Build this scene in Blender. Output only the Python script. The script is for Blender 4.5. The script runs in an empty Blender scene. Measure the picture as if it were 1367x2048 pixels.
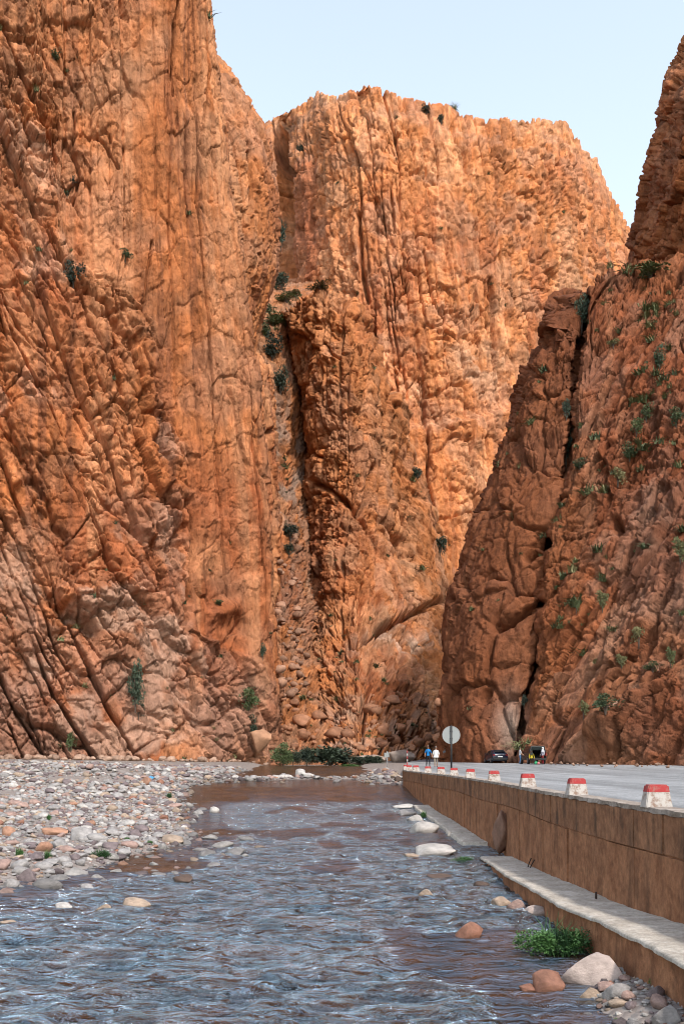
import bpy, bmesh, math, random
import numpy as np
from mathutils import Vector, Matrix, Quaternion

random.seed(7)
RNG = np.random.RandomState(11)
scene = bpy.context.scene
COL = scene.collection

# ------------------------------------------------------------------ camera, sky, sun, exposure
F, CX, HOR, CAMZ = 2000.0, 683.5, 1522.0, 3.3        # focal length in photo pixels, vanishing point, eye height over the water
cam_data = bpy.data.cameras.new('camera')
cam = bpy.data.objects.new('camera', cam_data)
COL.objects.link(cam)
cam.location = (0, 0, CAMZ)
cam.rotation_euler = (math.radians(90), 0, 0)
cam_data.sensor_fit = 'VERTICAL'
cam_data.sensor_height = 36.0
cam_data.sensor_width = 24.0
cam_data.lens = 36.0 * F / 2048.0
cam_data.shift_y = (HOR - 1024.0) / 2048.0
cam_data.clip_start = 0.1
cam_data.clip_end = 6000.0
scene.camera = cam

SUN_AZ, SUN_EL = math.radians(29), math.radians(50)   # azimuth from straight behind the camera towards the right
S = Vector((math.sin(SUN_AZ) * math.cos(SUN_EL), -math.cos(SUN_AZ) * math.cos(SUN_EL), math.sin(SUN_EL)))
world = bpy.data.worlds.new('World')
scene.world = world
world.use_nodes = True
wn, wl = world.node_tree.nodes, world.node_tree.links
wn.clear()
sky = wn.new('ShaderNodeTexSky')
sky.sky_type = 'NISHITA'
sky.sun_disc = False
sky.sun_elevation = SUN_EL
sky.sun_rotation = math.atan2(S.x, S.y)
sky.altitude = 1400
sky.air_density = 2.0
sky.dust_density = 4.0
sky.ozone_density = 1.0
hs = wn.new('ShaderNodeHueSaturation')
hs.inputs['Saturation'].default_value = 0.6
bg = wn.new('ShaderNodeBackground')
bg.inputs['Strength'].default_value = 0.15
wo = wn.new('ShaderNodeOutputWorld')
wl.new(sky.outputs['Color'], hs.inputs['Color'])
wl.new(hs.outputs['Color'], bg.inputs['Color'])
wl.new(bg.outputs['Background'], wo.inputs['Surface'])

sun_data = bpy.data.lights.new('sun', 'SUN')
sun_data.energy = 2.0
sun_data.angle = math.radians(4)
sun_data.color = (1.0, 0.93, 0.84)
sun = bpy.data.objects.new('sun', sun_data)
COL.objects.link(sun)
sun.rotation_euler = (-S).to_track_quat('-Z', 'Y').to_euler()
sun.location = (0, 0, 200)

scene.view_settings.view_transform = 'Standard'
scene.view_settings.look = 'None'
scene.view_settings.exposure = 1.08
scene.view_settings.gamma = 1.0
scene.view_settings.use_curve_mapping = False
scene.render.engine = 'CYCLES'
scene.cycles.max_bounces = 6
scene.cycles.diffuse_bounces = 2
scene.cycles.glossy_bounces = 2
scene.cycles.use_adaptive_sampling = True
scene.cycles.adaptive_threshold = 0.02
scene.cycles.caustics_reflective = False
scene.cycles.caustics_refractive = False
scene.cycles.use_denoising = True
scene.cycles.filter_width = 1.0

# ------------------------------------------------------------------ helpers
def pt(x, y, d):
    """photo pixel at a distance -> place in the gorge"""
    return Vector(((x - CX) * d / F, d, CAMZ + (HOR - y) * d / F))

def tag(o, label=None, cat=None, group=None, kind=None):
    if label: o['label'] = label
    if cat: o['category'] = cat
    if group: o['group'] = group
    if kind: o['kind'] = kind
    return o

def link(o, parent=None):
    COL.objects.link(o)
    if parent: o.parent = parent
    return o

def empty(name, loc, rz=0.0):
    o = bpy.data.objects.new(name, None)
    o.location = loc
    o.rotation_euler = (0, 0, rz)
    o.empty_display_size = 0.2
    return link(o)

def mesh_obj(name, verts, faces, mat, parent=None, smooth=False):
    me = bpy.data.meshes.new(name)
    me.from_pydata([tuple(v) for v in verts], [], faces)
    me.update()
    if smooth:
        me.polygons.foreach_set('use_smooth', [True] * len(me.polygons))
    for m in (mat if isinstance(mat, (list, tuple)) else [mat]):
        me.materials.append(m)
    return link(bpy.data.objects.new(name, me), parent)

def bm_obj(name, bm, mat, parent=None, smooth=False):
    bmesh.ops.recalc_face_normals(bm, faces=bm.faces)
    me = bpy.data.meshes.new(name)
    bm.to_mesh(me)
    bm.free()
    if smooth:
        me.polygons.foreach_set('use_smooth', [True] * len(me.polygons))
    for m in (mat if isinstance(mat, (list, tuple)) else [mat]):
        me.materials.append(m)
    return link(bpy.data.objects.new(name, me), parent)

def grid_mesh(name, P, mat, cols=None, flip=False, attrs=None):
    """P: (n, m, 3) array -> quad sheet with smooth normals and a colour attribute"""
    n, m = P.shape[:2]
    me = bpy.data.meshes.new(name)
    idx = np.arange(n * m).reshape(n, m)
    a, b, c, d = idx[:-1, :-1], idx[1:, :-1], idx[1:, 1:], idx[:-1, 1:]
    q = np.stack((a, d, c, b) if flip else (a, b, c, d), -1).reshape(-1)
    nf = (n - 1) * (m - 1)
    me.vertices.add(n * m)
    me.vertices.foreach_set('co', P.reshape(-1).astype(np.float32))
    me.loops.add(nf * 4)
    me.loops.foreach_set('vertex_index', q.astype(np.int32))
    me.polygons.add(nf)
    me.polygons.foreach_set('loop_start', (np.arange(nf) * 4).astype(np.int32))
    me.polygons.foreach_set('use_smooth', np.ones(nf, dtype=bool))
    me.update(calc_edges=True)
    if cols is not None:
        at = me.color_attributes.new('Col', 'FLOAT_COLOR', 'POINT')
        c4 = np.ones((n * m, 4), np.float32)
        c4[:, :3] = cols.reshape(-1, 3)
        at.data.foreach_set('color', c4.reshape(-1))
    for k, v in (attrs or {}).items():
        at = me.attributes.new(k, 'FLOAT', 'POINT')
        at.data.foreach_set('value', v.reshape(-1).astype(np.float32))
    me.materials.append(mat)
    return link(bpy.data.objects.new(name, me))

_perm = np.concatenate([RNG.permutation(4096)] * 2)
_r = RNG.rand(4, 4096)
def hsh(ix, iy, seed):
    return _perm[(_perm[(ix + seed * 131) & 4095] + iy) & 4095]

def vnoise(x, y, seed=0):
    ix, iy = np.floor(x).astype(np.int64), np.floor(y).astype(np.int64)
    fx, fy = x - ix, y - iy
    fx = fx * fx * fx * (fx * (fx * 6 - 15) + 10)
    fy = fy * fy * fy * (fy * (fy * 6 - 15) + 10)
    r = _r[0]
    a, b = r[hsh(ix, iy, seed)], r[hsh(ix + 1, iy, seed)]
    c, d = r[hsh(ix, iy + 1, seed)], r[hsh(ix + 1, iy + 1, seed)]
    return (a + (b - a) * fx) * (1 - fy) + (c + (d - c) * fx) * fy - 0.5

def fbm(x, y, oct=4, seed=0, gain=0.5):
    s, a = 0.0, 1.0
    for k in range(oct):
        s = s + a * vnoise(x * 2 ** k + 17.3 * k, y * 2 ** k + 9.1 * k, seed + k)
        a *= gain
    return s

def voronoi(x, y, seed=0, jit=0.9):
    ix, iy = np.floor(x).astype(np.int64), np.floor(y).astype(np.int64)
    f1 = np.full(x.shape, 9.0); f2 = np.full(x.shape, 9.0)
    dx = np.zeros(x.shape); dy = np.zeros(x.shape); cid = np.zeros(x.shape, np.int64)
    for i in (-1, 0, 1):
        for j in (-1, 0, 1):
            h = hsh(ix + i, iy + j, seed)
            ex = ix + i + 0.5 + (_r[1][h] - 0.5) * jit - x
            ey = iy + j + 0.5 + (_r[2][h] - 0.5) * jit - y
            e = np.sqrt(ex * ex + ey * ey)
            near = e < f1
            f2 = np.where(near, f1, np.minimum(f2, e))
            f1 = np.where(near, e, f1)
            dx = np.where(near, ex, dx); dy = np.where(near, ey, dy)
            cid = np.where(near, h, cid)
    return f1, f2, dx, dy, cid

def facets(u, v, cu, cv, seed, step=1.0, tilt=1.0, bulge=0.5, crack=1.0, cw=0.08, warp=0.24):
    """broken rock: every cell its own set-back and tilt, a rounded face and an open joint round it"""
    U, V = u / cu, v / cv
    wx = fbm(U * 0.9, V * 0.9, 3, seed + 40) * 2 * warp
    wy = fbm(U * 0.9 + 31, V * 0.9 + 7, 3, seed + 50) * 2 * warp
    f1, f2, dx, dy, cid = voronoi(U + wx, V + wy, seed)
    h = (_r[0][cid] - 0.5) * step + tilt * ((_r[3][cid] - 0.5) * dx + (_r[2][cid] - 0.5) * dy) * 1.6
    e = f2 - f1
    h += bulge * (0.30 * np.minimum(e, 0.5) + 0.06 - 0.2 * f1 * f1)
    h -= crack * np.exp(-(e / cw) ** 2)
    return h, _r[1][cid], f2 - f1

def cells1d(x, seed, row=None):
    ix = np.floor(x).astype(np.int64)
    row = np.zeros(x.shape, np.int64) if row is None else row
    best = np.full(x.shape, 9.0); second = np.full(x.shape, 9.0)
    off = np.zeros(x.shape); cid = np.zeros(x.shape, np.int64)
    for i in (-1, 0, 1):
        h = hsh(ix + i, row, seed)
        e = ix + i + 0.5 + (_r[1][h] - 0.5) * 0.95 - x
        ae = np.abs(e)
        near = ae < best
        second = np.where(near, best, np.minimum(second, ae))
        best = np.where(near, ae, best)
        off = np.where(near, e, off); cid = np.where(near, h, cid)
    return off, second - best, cid

def joints(u, v, cu, cv, seed, step=1.0, tilt=1.0, rnd=0.5, crack=1.0, cw=0.35, warp=0.32, mask=None):
    """jointed rock: upright columns cut into blocks by cross joints, each block set back and tilted on its own"""
    U = u / cu + warp * fbm(u / cu * 0.35, v / cv * 0.5, 4, seed + 60, 0.55)
    ox, ex, ci = cells1d(U, seed)
    V = v / (cv * (0.55 + 0.9 * _r[2][ci])) + 11 * _r[3][ci] + 0.55 * fbm(u / cu * 0.8, v / cv * 0.8, 3, seed + 70) + (_r[0][ci] - 0.5) * ox * 1.6
    oy, ey, cj = cells1d(V, seed + 3, ci)
    h = (_r[0][ci] - 0.5) * step * 0.7 + (_r[3][cj] - 0.5) * step
    h += tilt * ((_r[2][ci] - 0.5) * ox * 1.8 + (_r[1][cj] - 0.5) * ox + (_r[0][cj] - 0.35) * oy * 1.2)
    ey = ey * (0.45 + 0.8 * cv / (cu + cv)) + 0.8 * (_r[1][cj] < 0.4)
    e = np.minimum(ex, ey)
    h += 0.55 * rnd * (0.7 * np.minimum(ex, 0.3) + 0.5 * np.minimum(ey, 0.25) - 0.2)
    op = 0.15 + 1.5 * np.clip(fbm(u / cu * 0.3 + 5, v / cv * 0.5, 3, seed + 80) + 0.25, 0, 0.7)
    cw = cw * 0.75
    h -= crack * op * 2.8 * np.maximum(np.exp(-(ex / cw) ** 2), 0.55 * np.exp(-(ey / cw) ** 2))
    if mask is not None: h = h * mask
    return h, _r[1][cj], e

def rough(u, v, s, seed):
    return np.abs(vnoise(u / s, v / s, seed)) + 0.5 * np.abs(vnoise(u / s * 2.1, v / s * 2.1, seed + 1)) + 0.25 * np.abs(vnoise(u / s * 4.3, v / s * 4.3, seed + 2)) - 0.4

def crag(u, v, s, seed):
    """chiselled breaks: flat chips at two sizes"""
    a, _, _ = facets(u, v, s * 0.85, s * 1.15, seed, 0.6, 1.5, 0.0, 0.5, 0.06, 0.3)
    b, _, _ = facets(u, v, s * 0.36, s * 0.46, seed + 5, 0.6, 1.5, 0.0, 0.5, 0.08, 0.3)
    return a + 0.42 * b

def interp(x, pts):
    return np.interp(x, [p[0] for p in pts], [p[1] for p in pts])

def smoothstep(a, b, x):
    t = np.clip((x - a) / (b - a), 0, 1)
    return t * t * (3 - 2 * t)

# ------------------------------------------------------------------ materials
def new_mat(name):
    m = bpy.data.materials.new(name)
    m.use_nodes = True
    nt = m.node_tree
    return m, nt.nodes, nt.links, nt.nodes['Principled BSDF']

def plain(name, col, rough=0.7, metal=0.0, spec=0.5, var=0.0, scale=6.0, bump=0.0):
    m, n, l, b = new_mat(name)
    b.inputs['Base Color'].default_value = (*col, 1)
    b.inputs['Roughness'].default_value = rough
    b.inputs['Metallic'].default_value = metal
    b.inputs['Specular IOR Level'].default_value = spec
    if var or bump:
        tc = n.new('ShaderNodeTexCoord')
        nz = n.new('ShaderNodeTexNoise'); nz.inputs['Scale'].default_value = scale; nz.inputs['Detail'].default_value = 6
        l.new(tc.outputs['Object'], nz.inputs['Vector'])
        if var:
            mx = n.new('ShaderNodeMix'); mx.data_type = 'RGBA'
            mx.inputs['A'].default_value = (*[c * (1 - var) for c in col], 1)
            mx.inputs['B'].default_value = (*[min(1, c * (1 + var)) for c in col], 1)
            l.new(nz.outputs['Fac'], mx.inputs['Factor'])
            l.new(mx.outputs['Result'], b.inputs['Base Color'])
        if bump:
            bp = n.new('ShaderNodeBump'); bp.inputs['Strength'].default_value = bump; bp.inputs['Distance'].default_value = 0.02
            l.new(nz.outputs['Fac'], bp.inputs['Height']); l.new(bp.outputs['Normal'], b.inputs['Normal'])
    return m

def rock_material(name, fine, dist):
    """rock: stored tint of minerals and painted light x fine grain, plus relief too small for the mesh"""
    m, n, l, b = new_mat(name)
    b.inputs['Roughness'].default_value = 0.92
    b.inputs['Specular IOR Level'].default_value = 0.15
    tc = n.new('ShaderNodeTexCoord')
    at = n.new('ShaderNodeVertexColor'); at.layer_name = 'Col'
    mp = n.new('ShaderNodeMapping'); mp.inputs['Scale'].default_value = (1, 1, 0.45)
    l.new(tc.outputs['Object'], mp.inputs['Vector'])
    nz = n.new('ShaderNodeTexNoise'); nz.inputs['Scale'].default_value = fine; nz.inputs['Detail'].default_value = 5; nz.inputs['Roughness'].default_value = 0.72
    l.new(mp.outputs['Vector'], nz.inputs['Vector'])
    rp = n.new('ShaderNodeMapRange'); rp.inputs['From Min'].default_value = 0.3; rp.inputs['From Max'].default_value = 0.7
    rp.inputs['To Min'].default_value = 0.55; rp.inputs['To Max'].default_value = 1.4
    l.new(nz.outputs['Fac'], rp.inputs['Value'])
    mu = n.new('ShaderNodeMix'); mu.data_type = 'RGBA'; mu.blend_type = 'MULTIPLY'; mu.inputs['Factor'].default_value = 1
    l.new(at.outputs['Color'], mu.inputs['A']); l.new(rp.outputs['Result'], mu.inputs['B'])
    l.new(mu.outputs['Result'], b.inputs['Base Color'])
    rz = n.new('ShaderNodeTexNoise'); rz.noise_type = 'RIDGED_MULTIFRACTAL'; rz.normalize = True
    rz.inputs['Scale'].default_value = fine * 0.9; rz.inputs['Detail'].default_value = 4; rz.inputs['Roughness'].default_value = 0.6; rz.inputs['Lacunarity'].default_value = 2.3
    l.new(mp.outputs['Vector'], rz.inputs['Vector'])
    hm = n.new('ShaderNodeMath'); hm.operation = 'MULTIPLY_ADD'; hm.inputs[1].default_value = -0.9
    l.new(rz.outputs['Fac'], hm.inputs[0]); l.new(nz.outputs['Fac'], hm.inputs[2])
    bp = n.new('ShaderNodeBump'); bp.inputs['Strength'].default_value = 1.0; bp.inputs['Distance'].default_value = dist
    l.new(hm.outputs[0], bp.inputs['Height']); l.new(bp.outputs['Normal'], b.inputs['Normal'])
    return m

# ------------------------------------------------------------------ lie of the land (heights relative to the eye)
def z_water(d):
    return interp(d, [(0, -3.3), (40, -3.3), (55, -3.1), (69, -2.5), (76, -1.98), (90, -1.5), (110, -1.0), (150, -0.25), (220, 0.6)])
def z_road(d):
    return interp(d, [(0, -0.85), (16, -0.83), (52, -0.77), (76, -0.74), (86, -0.5), (111, -0.22), (150, 0.1), (260, 1.2)])
def x_wall(d):
    return interp(d, [(0, 5.3), (26, 5.3), (36, 5.62), (52, 5.6), (65, 5.1), (78, 4.75), (90, 5.2), (120, 7.5), (150, 11.0), (400, 30.0)])
def x_shore_left(d):
    return interp(d, [(0, -11), (18, -9.8), (26, -8.9), (30, -7.55), (37, -6.5), (40, -6.2), (53, -8.4), (66, -10.7), (75, -11.6), (84, -12.5), (92, -12), (110, -10), (160, -12)])
def z_ledge(d):
    return interp(d, [(0, -2.1), (10, -2.35), (15.5, -2.53), (19, -2.72), (33, -3.12)])

# ------------------------------------------------------------------ cliffs
def resample(poly, n):
    p = np.array(poly, float)
    s = np.concatenate([[0], np.cumsum(np.abs(np.diff(p[:, 1])) + 1e-3)])
    t = np.linspace(0, s[-1], n)
    return np.stack([np.interp(t, s, p[:, k]) for k in range(3)], -1)

def blur(A, k, axis):
    for _ in range(k):
        B = A.copy()
        if axis == 0: B[1:-1] = (A[:-2] + 2 * A[1:-1] + A[2:]) / 4
        else: B[:, 1:-1] = (A[:, :-2] + 2 * A[:, 1:-1] + A[:, 2:]) / 4
        A = B
    return A

def loft(cols, counts, nrows, back=(), bl=10):
    """columns of (photo x, photo y, distance), foot to rim -> dense sheet; back = (metres back, metres up) rows behind the rim"""
    C = np.stack([resample(c, nrows) for c in cols])
    out = []
    for j in range(len(cols) - 1):
        p0, p1, p2, p3 = C[max(j - 1, 0)], C[j], C[j + 1], C[min(j + 2, len(cols) - 1)]
        for t in np.linspace(0, 1, counts[j], endpoint=False):
            # tempered spline: smooth across columns without overshoot
            m1, m2 = (p2 - p0) * 0.3, (p3 - p1) * 0.3
            h1, h2 = 2 * t ** 3 - 3 * t ** 2 + 1, t ** 3 - 2 * t ** 2 + t
            h3, h4 = -2 * t ** 3 + 3 * t ** 2, t ** 3 - t ** 2
            out.append(h1 * p1 + h2 * m1 + h3 * p2 + h4 * m2)
    out.append(C[-1])
    G = np.stack(out)
    X = (G[..., 0] - CX) * G[..., 2] / F
    Z = (HOR - G[..., 1]) * G[..., 2] / F + CAMZ
    P = np.stack([X, G[..., 2], Z], -1)
    px = G[..., 0].copy(); py = G[..., 1].copy()
    P = blur(blur(P, bl, 0), bl, 1)
    if back:
        rows = []
        last = P[:, -1]
        steps = 14
        bx = np.array([(0, 0)] + list(back), float)
        for k in np.linspace(0, len(back), steps * len(back) + 1)[1:]:
            i = min(int(k), len(back) - 1)
            f = k - i
            o = bx[i] * (1 - f) + bx[i + 1] * f
            q = last.copy(); q[:, 1] += o[0]; q[:, 2] += o[1]
            q[:, 0] *= (last[:, 1] + o[0]) / last[:, 1]
            rows.append(q)
        B = np.stack(rows, 1)
        P = np.concatenate([P, B], 1)
        px = np.concatenate([px, np.repeat(px[:, -1:], B.shape[1], 1)], 1)
        py = np.concatenate([py, np.repeat(py[:, -1:], B.shape[1], 1)], 1)
        P[:, nrows - 8:nrows + 8] = blur(P[:, nrows - 12:nrows + 12], 5, 1)[:, 4:-4]
    return P, px, py

def normals(P):
    du, dv = np.gradient(P, axis=0), np.gradient(P, axis=1)
    N = np.cross(du, dv)
    N /= np.linalg.norm(N, axis=-1, keepdims=True) + 1e-9
    # outward = towards the river / viewer
    if np.mean(np.sum(N * (np.array([0, 0, CAMZ]) - P), -1)) < 0:
        N = -N
        return N, True
    return N, False

def face_coords(P, us=1.0):
    mid = P.shape[1] // 2
    row = P[:, mid]
    u = np.concatenate([[0], np.cumsum(np.linalg.norm(np.diff(row, axis=0), axis=1))]) * us
    w = np.concatenate([np.zeros((P.shape[0], 1)), np.cumsum(np.linalg.norm(np.diff(P, axis=1), axis=2), axis=1)], 1)
    w = blur(w - w[:, mid:mid + 1], 12, 0)
    return np.repeat(u[:, None], P.shape[1], 1), w + float(np.mean(row[:, 2]))

def line_dist(px, py, poly):
    best = np.full(px.shape, 1e9)
    for (x0, y0), (x1, y1) in zip(poly[:-1], poly[1:]):
        L = (x1 - x0) ** 2 + (y1 - y0) ** 2 + 1e-6
        t = np.clip(((px - x0) * (x1 - x0) + (py - y0) * (y1 - y0)) / L, 0, 1)
        best = np.minimum(best, np.hypot(px - x0 - t * (x1 - x0), py - y0 - t * (y1 - y0)))
    return best

def carve(disp, px, py, poly, w, m, wob=0.0, seed=0):
    if wob:
        px = px + wob * fbm(px / 40, py / 40, 3, seed)
        py = py + wob * fbm(px / 40 + 9, py / 40, 3, seed + 1)
    d = line_dist(px, py, poly)
    return disp - m * np.exp(-(d / w) ** 2)

def mixc(a, b, t):
    return a * (1 - t[..., None]) + np.array(b) * t[..., None]

ORANGE, RED, DARK = np.array([0.40, 0.148, 0.054]), np.array([0.30, 0.098, 0.040]), np.array([0.18, 0.070, 0.040])
PALE, WHITE, GREY = np.array([0.50, 0.235, 0.115]), np.array([0.47, 0.31, 0.225]), np.array([0.29, 0.21, 0.165])
SURF = {}

def finish(name, P, px, py, disp, colr, mat, label):
    N, fl = normals(P)
    N = blur(blur(N, 8, 0), 8, 1)
    N /= np.linalg.norm(N, axis=-1, keepdims=True) + 1e-9
    Q = P + N * disp[..., None]
    du, dv = np.gradient(Q, axis=0), np.gradient(Q, axis=1)
    o = grid_mesh(name, Q, mat, np.clip(colr, 0.01, 0.9), flip=fl)
    tag(o, label, None, None, 'structure')
    SURF[name] = (Q, N)
    return o

ROCK_NEAR = rock_material('gorge_rock', 0.8, 0.6)
ROCK_FAR = rock_material('far_gorge_rock', 0.45, 1.1)

def base_tint(u, v, cells, seed, streak=0.5):
    n = u.shape
    c = np.broadcast_to(ORANGE, n + (3,)).copy()
    a = fbm(u / 26, v / 34, 5, seed)
    c = mixc(c, RED, smoothstep(-0.05, 0.45, a) * 0.85)
    b = fbm(u / 9 + 50, v / 15, 5, seed + 7)
    c = mixc(c, PALE, smoothstep(0.05, 0.5, b) * 0.7)
    s = fbm(u / 2.4, v / 40, 4, seed + 13)
    c = mixc(c, PALE, smoothstep(0.12, 0.5, s) * streak)
    c = mixc(c, DARK, smoothstep(0.14, 0.55, -s) * streak * 0.8)
    g = fbm(u / 13 + 80, v / 11, 5, seed + 21)
    c = mixc(c, np.array([0.34, 0.175, 0.105]), smoothstep(0.06, 0.42, g) * 0.55)
    c = mixc(c, np.array([0.25, 0.155, 0.10]), smoothstep(0.12, 0.5, -g) * 0.4)
    w2 = fbm(u / 1.1 + 7, v / 55, 4, seed + 29)
    c = mixc(c, DARK * 0.75, smoothstep(0.2, 0.5, w2) * streak * 0.7)
    for k, w in cells:
        c *= (1 + (k - 0.5) * w)[..., None]
    return c

# --- the left cliff: leaning slabs at its foot and a smooth fluted pillar at its right edge
edge = [(556, 1536, 143), (552, 1400, 145), (546, 1200, 148), (540, 1000, 149), (522, 800, 150), (492, 600, 151),
        (458, 400, 152), (437, 150, 153), (417, 0, 154), (404, -200, 156)]
cols = [
    [(-420, 1640, 66), (-420, 1000, 76), (-420, 400, 88), (-420, -200, 96)],
    [(-60, 1556, 95), (-60, 1200, 99), (-60, 800, 106), (-60, 400, 116), (-60, -200, 124)],
    [(110, 1550, 102), (110, 1200, 106), (110, 900, 111), (110, 640, 117), (110, 420, 127), (110, -200, 132)],
    [(250, 1546, 108), (245, 1250, 113), (240, 900, 119), (235, 640, 127), (230, 420, 132), (225, -200, 137)],
    [(390, 1542, 117), (375, 1300, 123), (365, 1000, 130), (350, 700, 136), (340, 400, 138), (330, -200, 142)],
    [(490, 1540, 129), (470, 1350, 133), (465, 1250, 140), (452, 1000, 142), (432, 700, 143), (404, 400, 144), (380, -200, 148)],
    edge,
    [(x - 5, y, d + 14) for x, y, d in edge],
    [(x - 45, y, d + 60) for x, y, d in edge]]
for cc in cols[:7]:
    for k, (x_, y_, d_) in enumerate(cc):
        cc[k] = (x_, y_, 140 + (d_ - 140) * 0.5)
cols[7] = [(x - 5, y, d + 12) for x, y, d in cols[6]]
cols[8] = [(x - 45, y, d + 60) for x, y, d in cols[6]]
P, px, py = loft(cols, [16, 78, 72, 68, 60, 68, 12, 10], 840)
u, v = face_coords(P, 0.9)
lean = u + (v - 40) * 0.36                     # slabs lean down to the right
pxw = px + 46 * fbm(px / 90, py / 130, 3, 3)
low = smoothstep(0, 1, (interp(py, [(0, 60), (450, 120), (560, 210), (640, 300), (1000, 385), (1260, 380), (1300, 480), (1400, 560), (1600, 600)]) - pxw) / 50 + 0.5)  # broken foot
up = smoothstep(300, 200, pxw) * smoothstep(520, 380, py)                          # upper left: blocky with vertical joints
d1, r1, e1 = joints(lean, v, 5.2, 15, 21, 1.0, 1.2, 0.9, 1.4, 0.09)
d2, r2, e2 = joints(lean, v, 2.2, 5.5, 22, 1.0, 1.0, 0.9, 1.2, 0.11)
d3, r3, e3 = facets(lean * 1.02, v, 0.95, 1.8, 23, 1.0, 1.1, 0.5, 0.8, 0.09)
d4, r4, e4 = joints(u, v, 4.2, 26, 24, 1.0, 1.0, 0.7, 1.2, 0.07)
d5, r5, e5 = joints(u, v, 1.5, 10, 25, 1.0, 0.9, 0.5, 0.8, 0.09)
big = fbm(u / 16, v / 30, 4, 31)
bl1 = smoothstep(-0.12, 0.22, fbm(u / 7, v / 12, 3, 38))
flute = fbm(u / 2.2, v / 60, 4, 33)
gap = np.exp(-(fbm(u / 5.5 + 3, v / 70, 3, 35) / 0.03) ** 2) * smoothstep(-0.05, 0.2, fbm(u / 9, v / 14, 2, 36))
disp = 1.6 * big + low * (0.85 * d1 + (0.2 + 0.5 * bl1) * d2 + 0.4 * bl1 * d3 + 0.35 * rough(lean, v, 3.2, 39)) + (1 - low) * (0.62 * d4 * (0.5 + 0.7 * up) + (0.14 + 0.2 * up) * d5 + 0.55 * flute + 0.25 * fbm(u / 0.8, v / 26, 3, 46) + (0.12 + 0.4 * up) * 0.4 * d2)
cg = crag(lean * low + u * (1 - low), v, 2.4, 47)
pl = crag(lean * low + u * (1 - low), v, 6.5, 48)
msk = np.clip(0.55 + 1.6 * fbm(u / 9, v / 12, 3, 49), 0.15, 1.2)
disp += (0.35 + 0.55 * low + 0.3 * up) * pl + msk * (0.2 + 0.26 * low + 0.25 * up) * cg + 0.25 * fbm(u / 1.2, v / 1.5, 3, 37) - 0.8 * gap * (1 - low)
disp = carve(disp, px, py, [(148, 215), (150, 250), (143, 290), (158, 350), (150, 400)], 2.4, 1.5, 5, 1)
disp = carve(disp, px, py, [(358, 0), (352, 40), (346, 110), (350, 190)], 2.6, 1.8, 5, 2)
disp = carve(disp, px, py, [(306, 480), (298, 540), (286, 628)], 2.2, 1.3, 4, 3)
disp = carve(disp, px, py, [(195, 270), (215, 290), (240, 335)], 2.4, 0.9, 4, 4)
disp = carve(disp, px, py, [(385, 1000), (392, 1120), (374, 1240)], 6, 2.2, 8, 5)
disp = carve(disp, px, py, [(385, 1320), (392, 1420)], 5, 3, 6, 6)
disp = carve(disp, px, py, [(480, 1245), (430, 1320)], 6, 0.8, 14, 7)
disp = carve(disp, px, py, [(105, 1200), (190, 1260)], 14, 2.6, 8, 71)
disp = carve(disp, px, py, [(430, 1225), (465, 1215)], 18, -1.6, 12, 8)             # the jutting block
disp = carve(disp, px, py, [(130, 1195), (165, 1210)], 26, -2.6, 8, 9)
disp = carve(disp, px, py, [(60, 560), (190, 740), (270, 960), (330, 1250)], 20, -1.3, 26, 10)   # leaning ribs
disp = carve(disp, px, py, [(0, 820), (90, 1000), (150, 1150)], 8, 1.6, 20, 11)
disp = carve(disp, px, py, [(110, 520), (240, 640), (310, 830), (372, 1100)], 7, 1.9, 22, 12)
c = base_tint(u, v, [(r1, 0.22 * low), (r2, 0.25), (r3, 0.2 * low)], 41, 0.75) * np.array([0.84, 0.77, 0.74])  # redder rock, with the wall's shade darkened into the tint
wp = low * smoothstep(900, 1250, py) * smoothstep(0.06, 0.36, fbm(lean / 3.2, v / 6, 5, 43) + 0.35 * np.exp(-((pxw - 270) / 110) ** 2) - 0.16)
c = mixc(c, WHITE * 0.85, np.clip(wp, 0, 1) * 0.6)
c = mixc(c, WHITE, smoothstep(0.2, 0.42, fbm(lean / 5, v / 9, 4, 44)) * low * 0.25)
c = mixc(c, PALE * 1.05, np.exp(-((px - interp(py, [(150, 425), (600, 465), (1000, 515), (1300, 530)])) / 26) ** 2) * smoothstep(-0.25, 0.2, fbm(u / 1.5, v / 50, 3, 45)) * 0.6)  # bounced light on the pillar's right-facing strip, put into the tint
c = mixc(c, np.array([0.27, 0.15, 0.105]), low * smoothstep(1050, 1400, py) * np.clip(0.45 + 0.8 * fbm(u / 6, v / 7, 4, 56), 0, 0.8))
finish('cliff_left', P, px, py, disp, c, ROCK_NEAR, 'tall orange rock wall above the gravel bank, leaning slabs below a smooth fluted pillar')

# --- the buttress standing behind it
e2 = [(566, 1532), (556, 1300), (550, 1200), (553, 1000), (551, 850), (543, 745), (516, 702), (525, 650), (540, 590), (556, 540),
      (560, 480), (557, 420), (551, 350), (538, 290), (520, 240), (490, 190), (465, 150), (436, 122), (415, 100)]
cols = [[(x - 190, y, 186) for x, y in e2], [(x - 60, y, 196) for x, y in e2], [(x, y, 206) for x, y in e2],
        [(x - 2, y, 220) for x, y in e2], [(x - 26, y, 290) for x, y in e2]]
P, px, py = loft(cols, [24, 52, 14, 16], 780, bl=4)
u, v = face_coords(P, 0.8)
d1, r1, _ = joints(u, v, 6, 26, 61, 1.0, 1.0, 0.9, 1.3, 0.09)
d2, r2, _ = joints(u, v, 2.4, 8, 62, 1.0, 1.0, 0.8, 0.9, 0.1)
d3, r3, _ = facets(u, v, 1.3, 3, 63, 1.0, 1.0, 0.6, 0.6, 0.12)
disp = 0.45 * crag(u, v, 3.0, 66) + 1.3 * fbm(u / 12, v / 40, 4, 64) + 0.8 * d1 + 0.42 * d2 + 0.3 * d3
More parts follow.
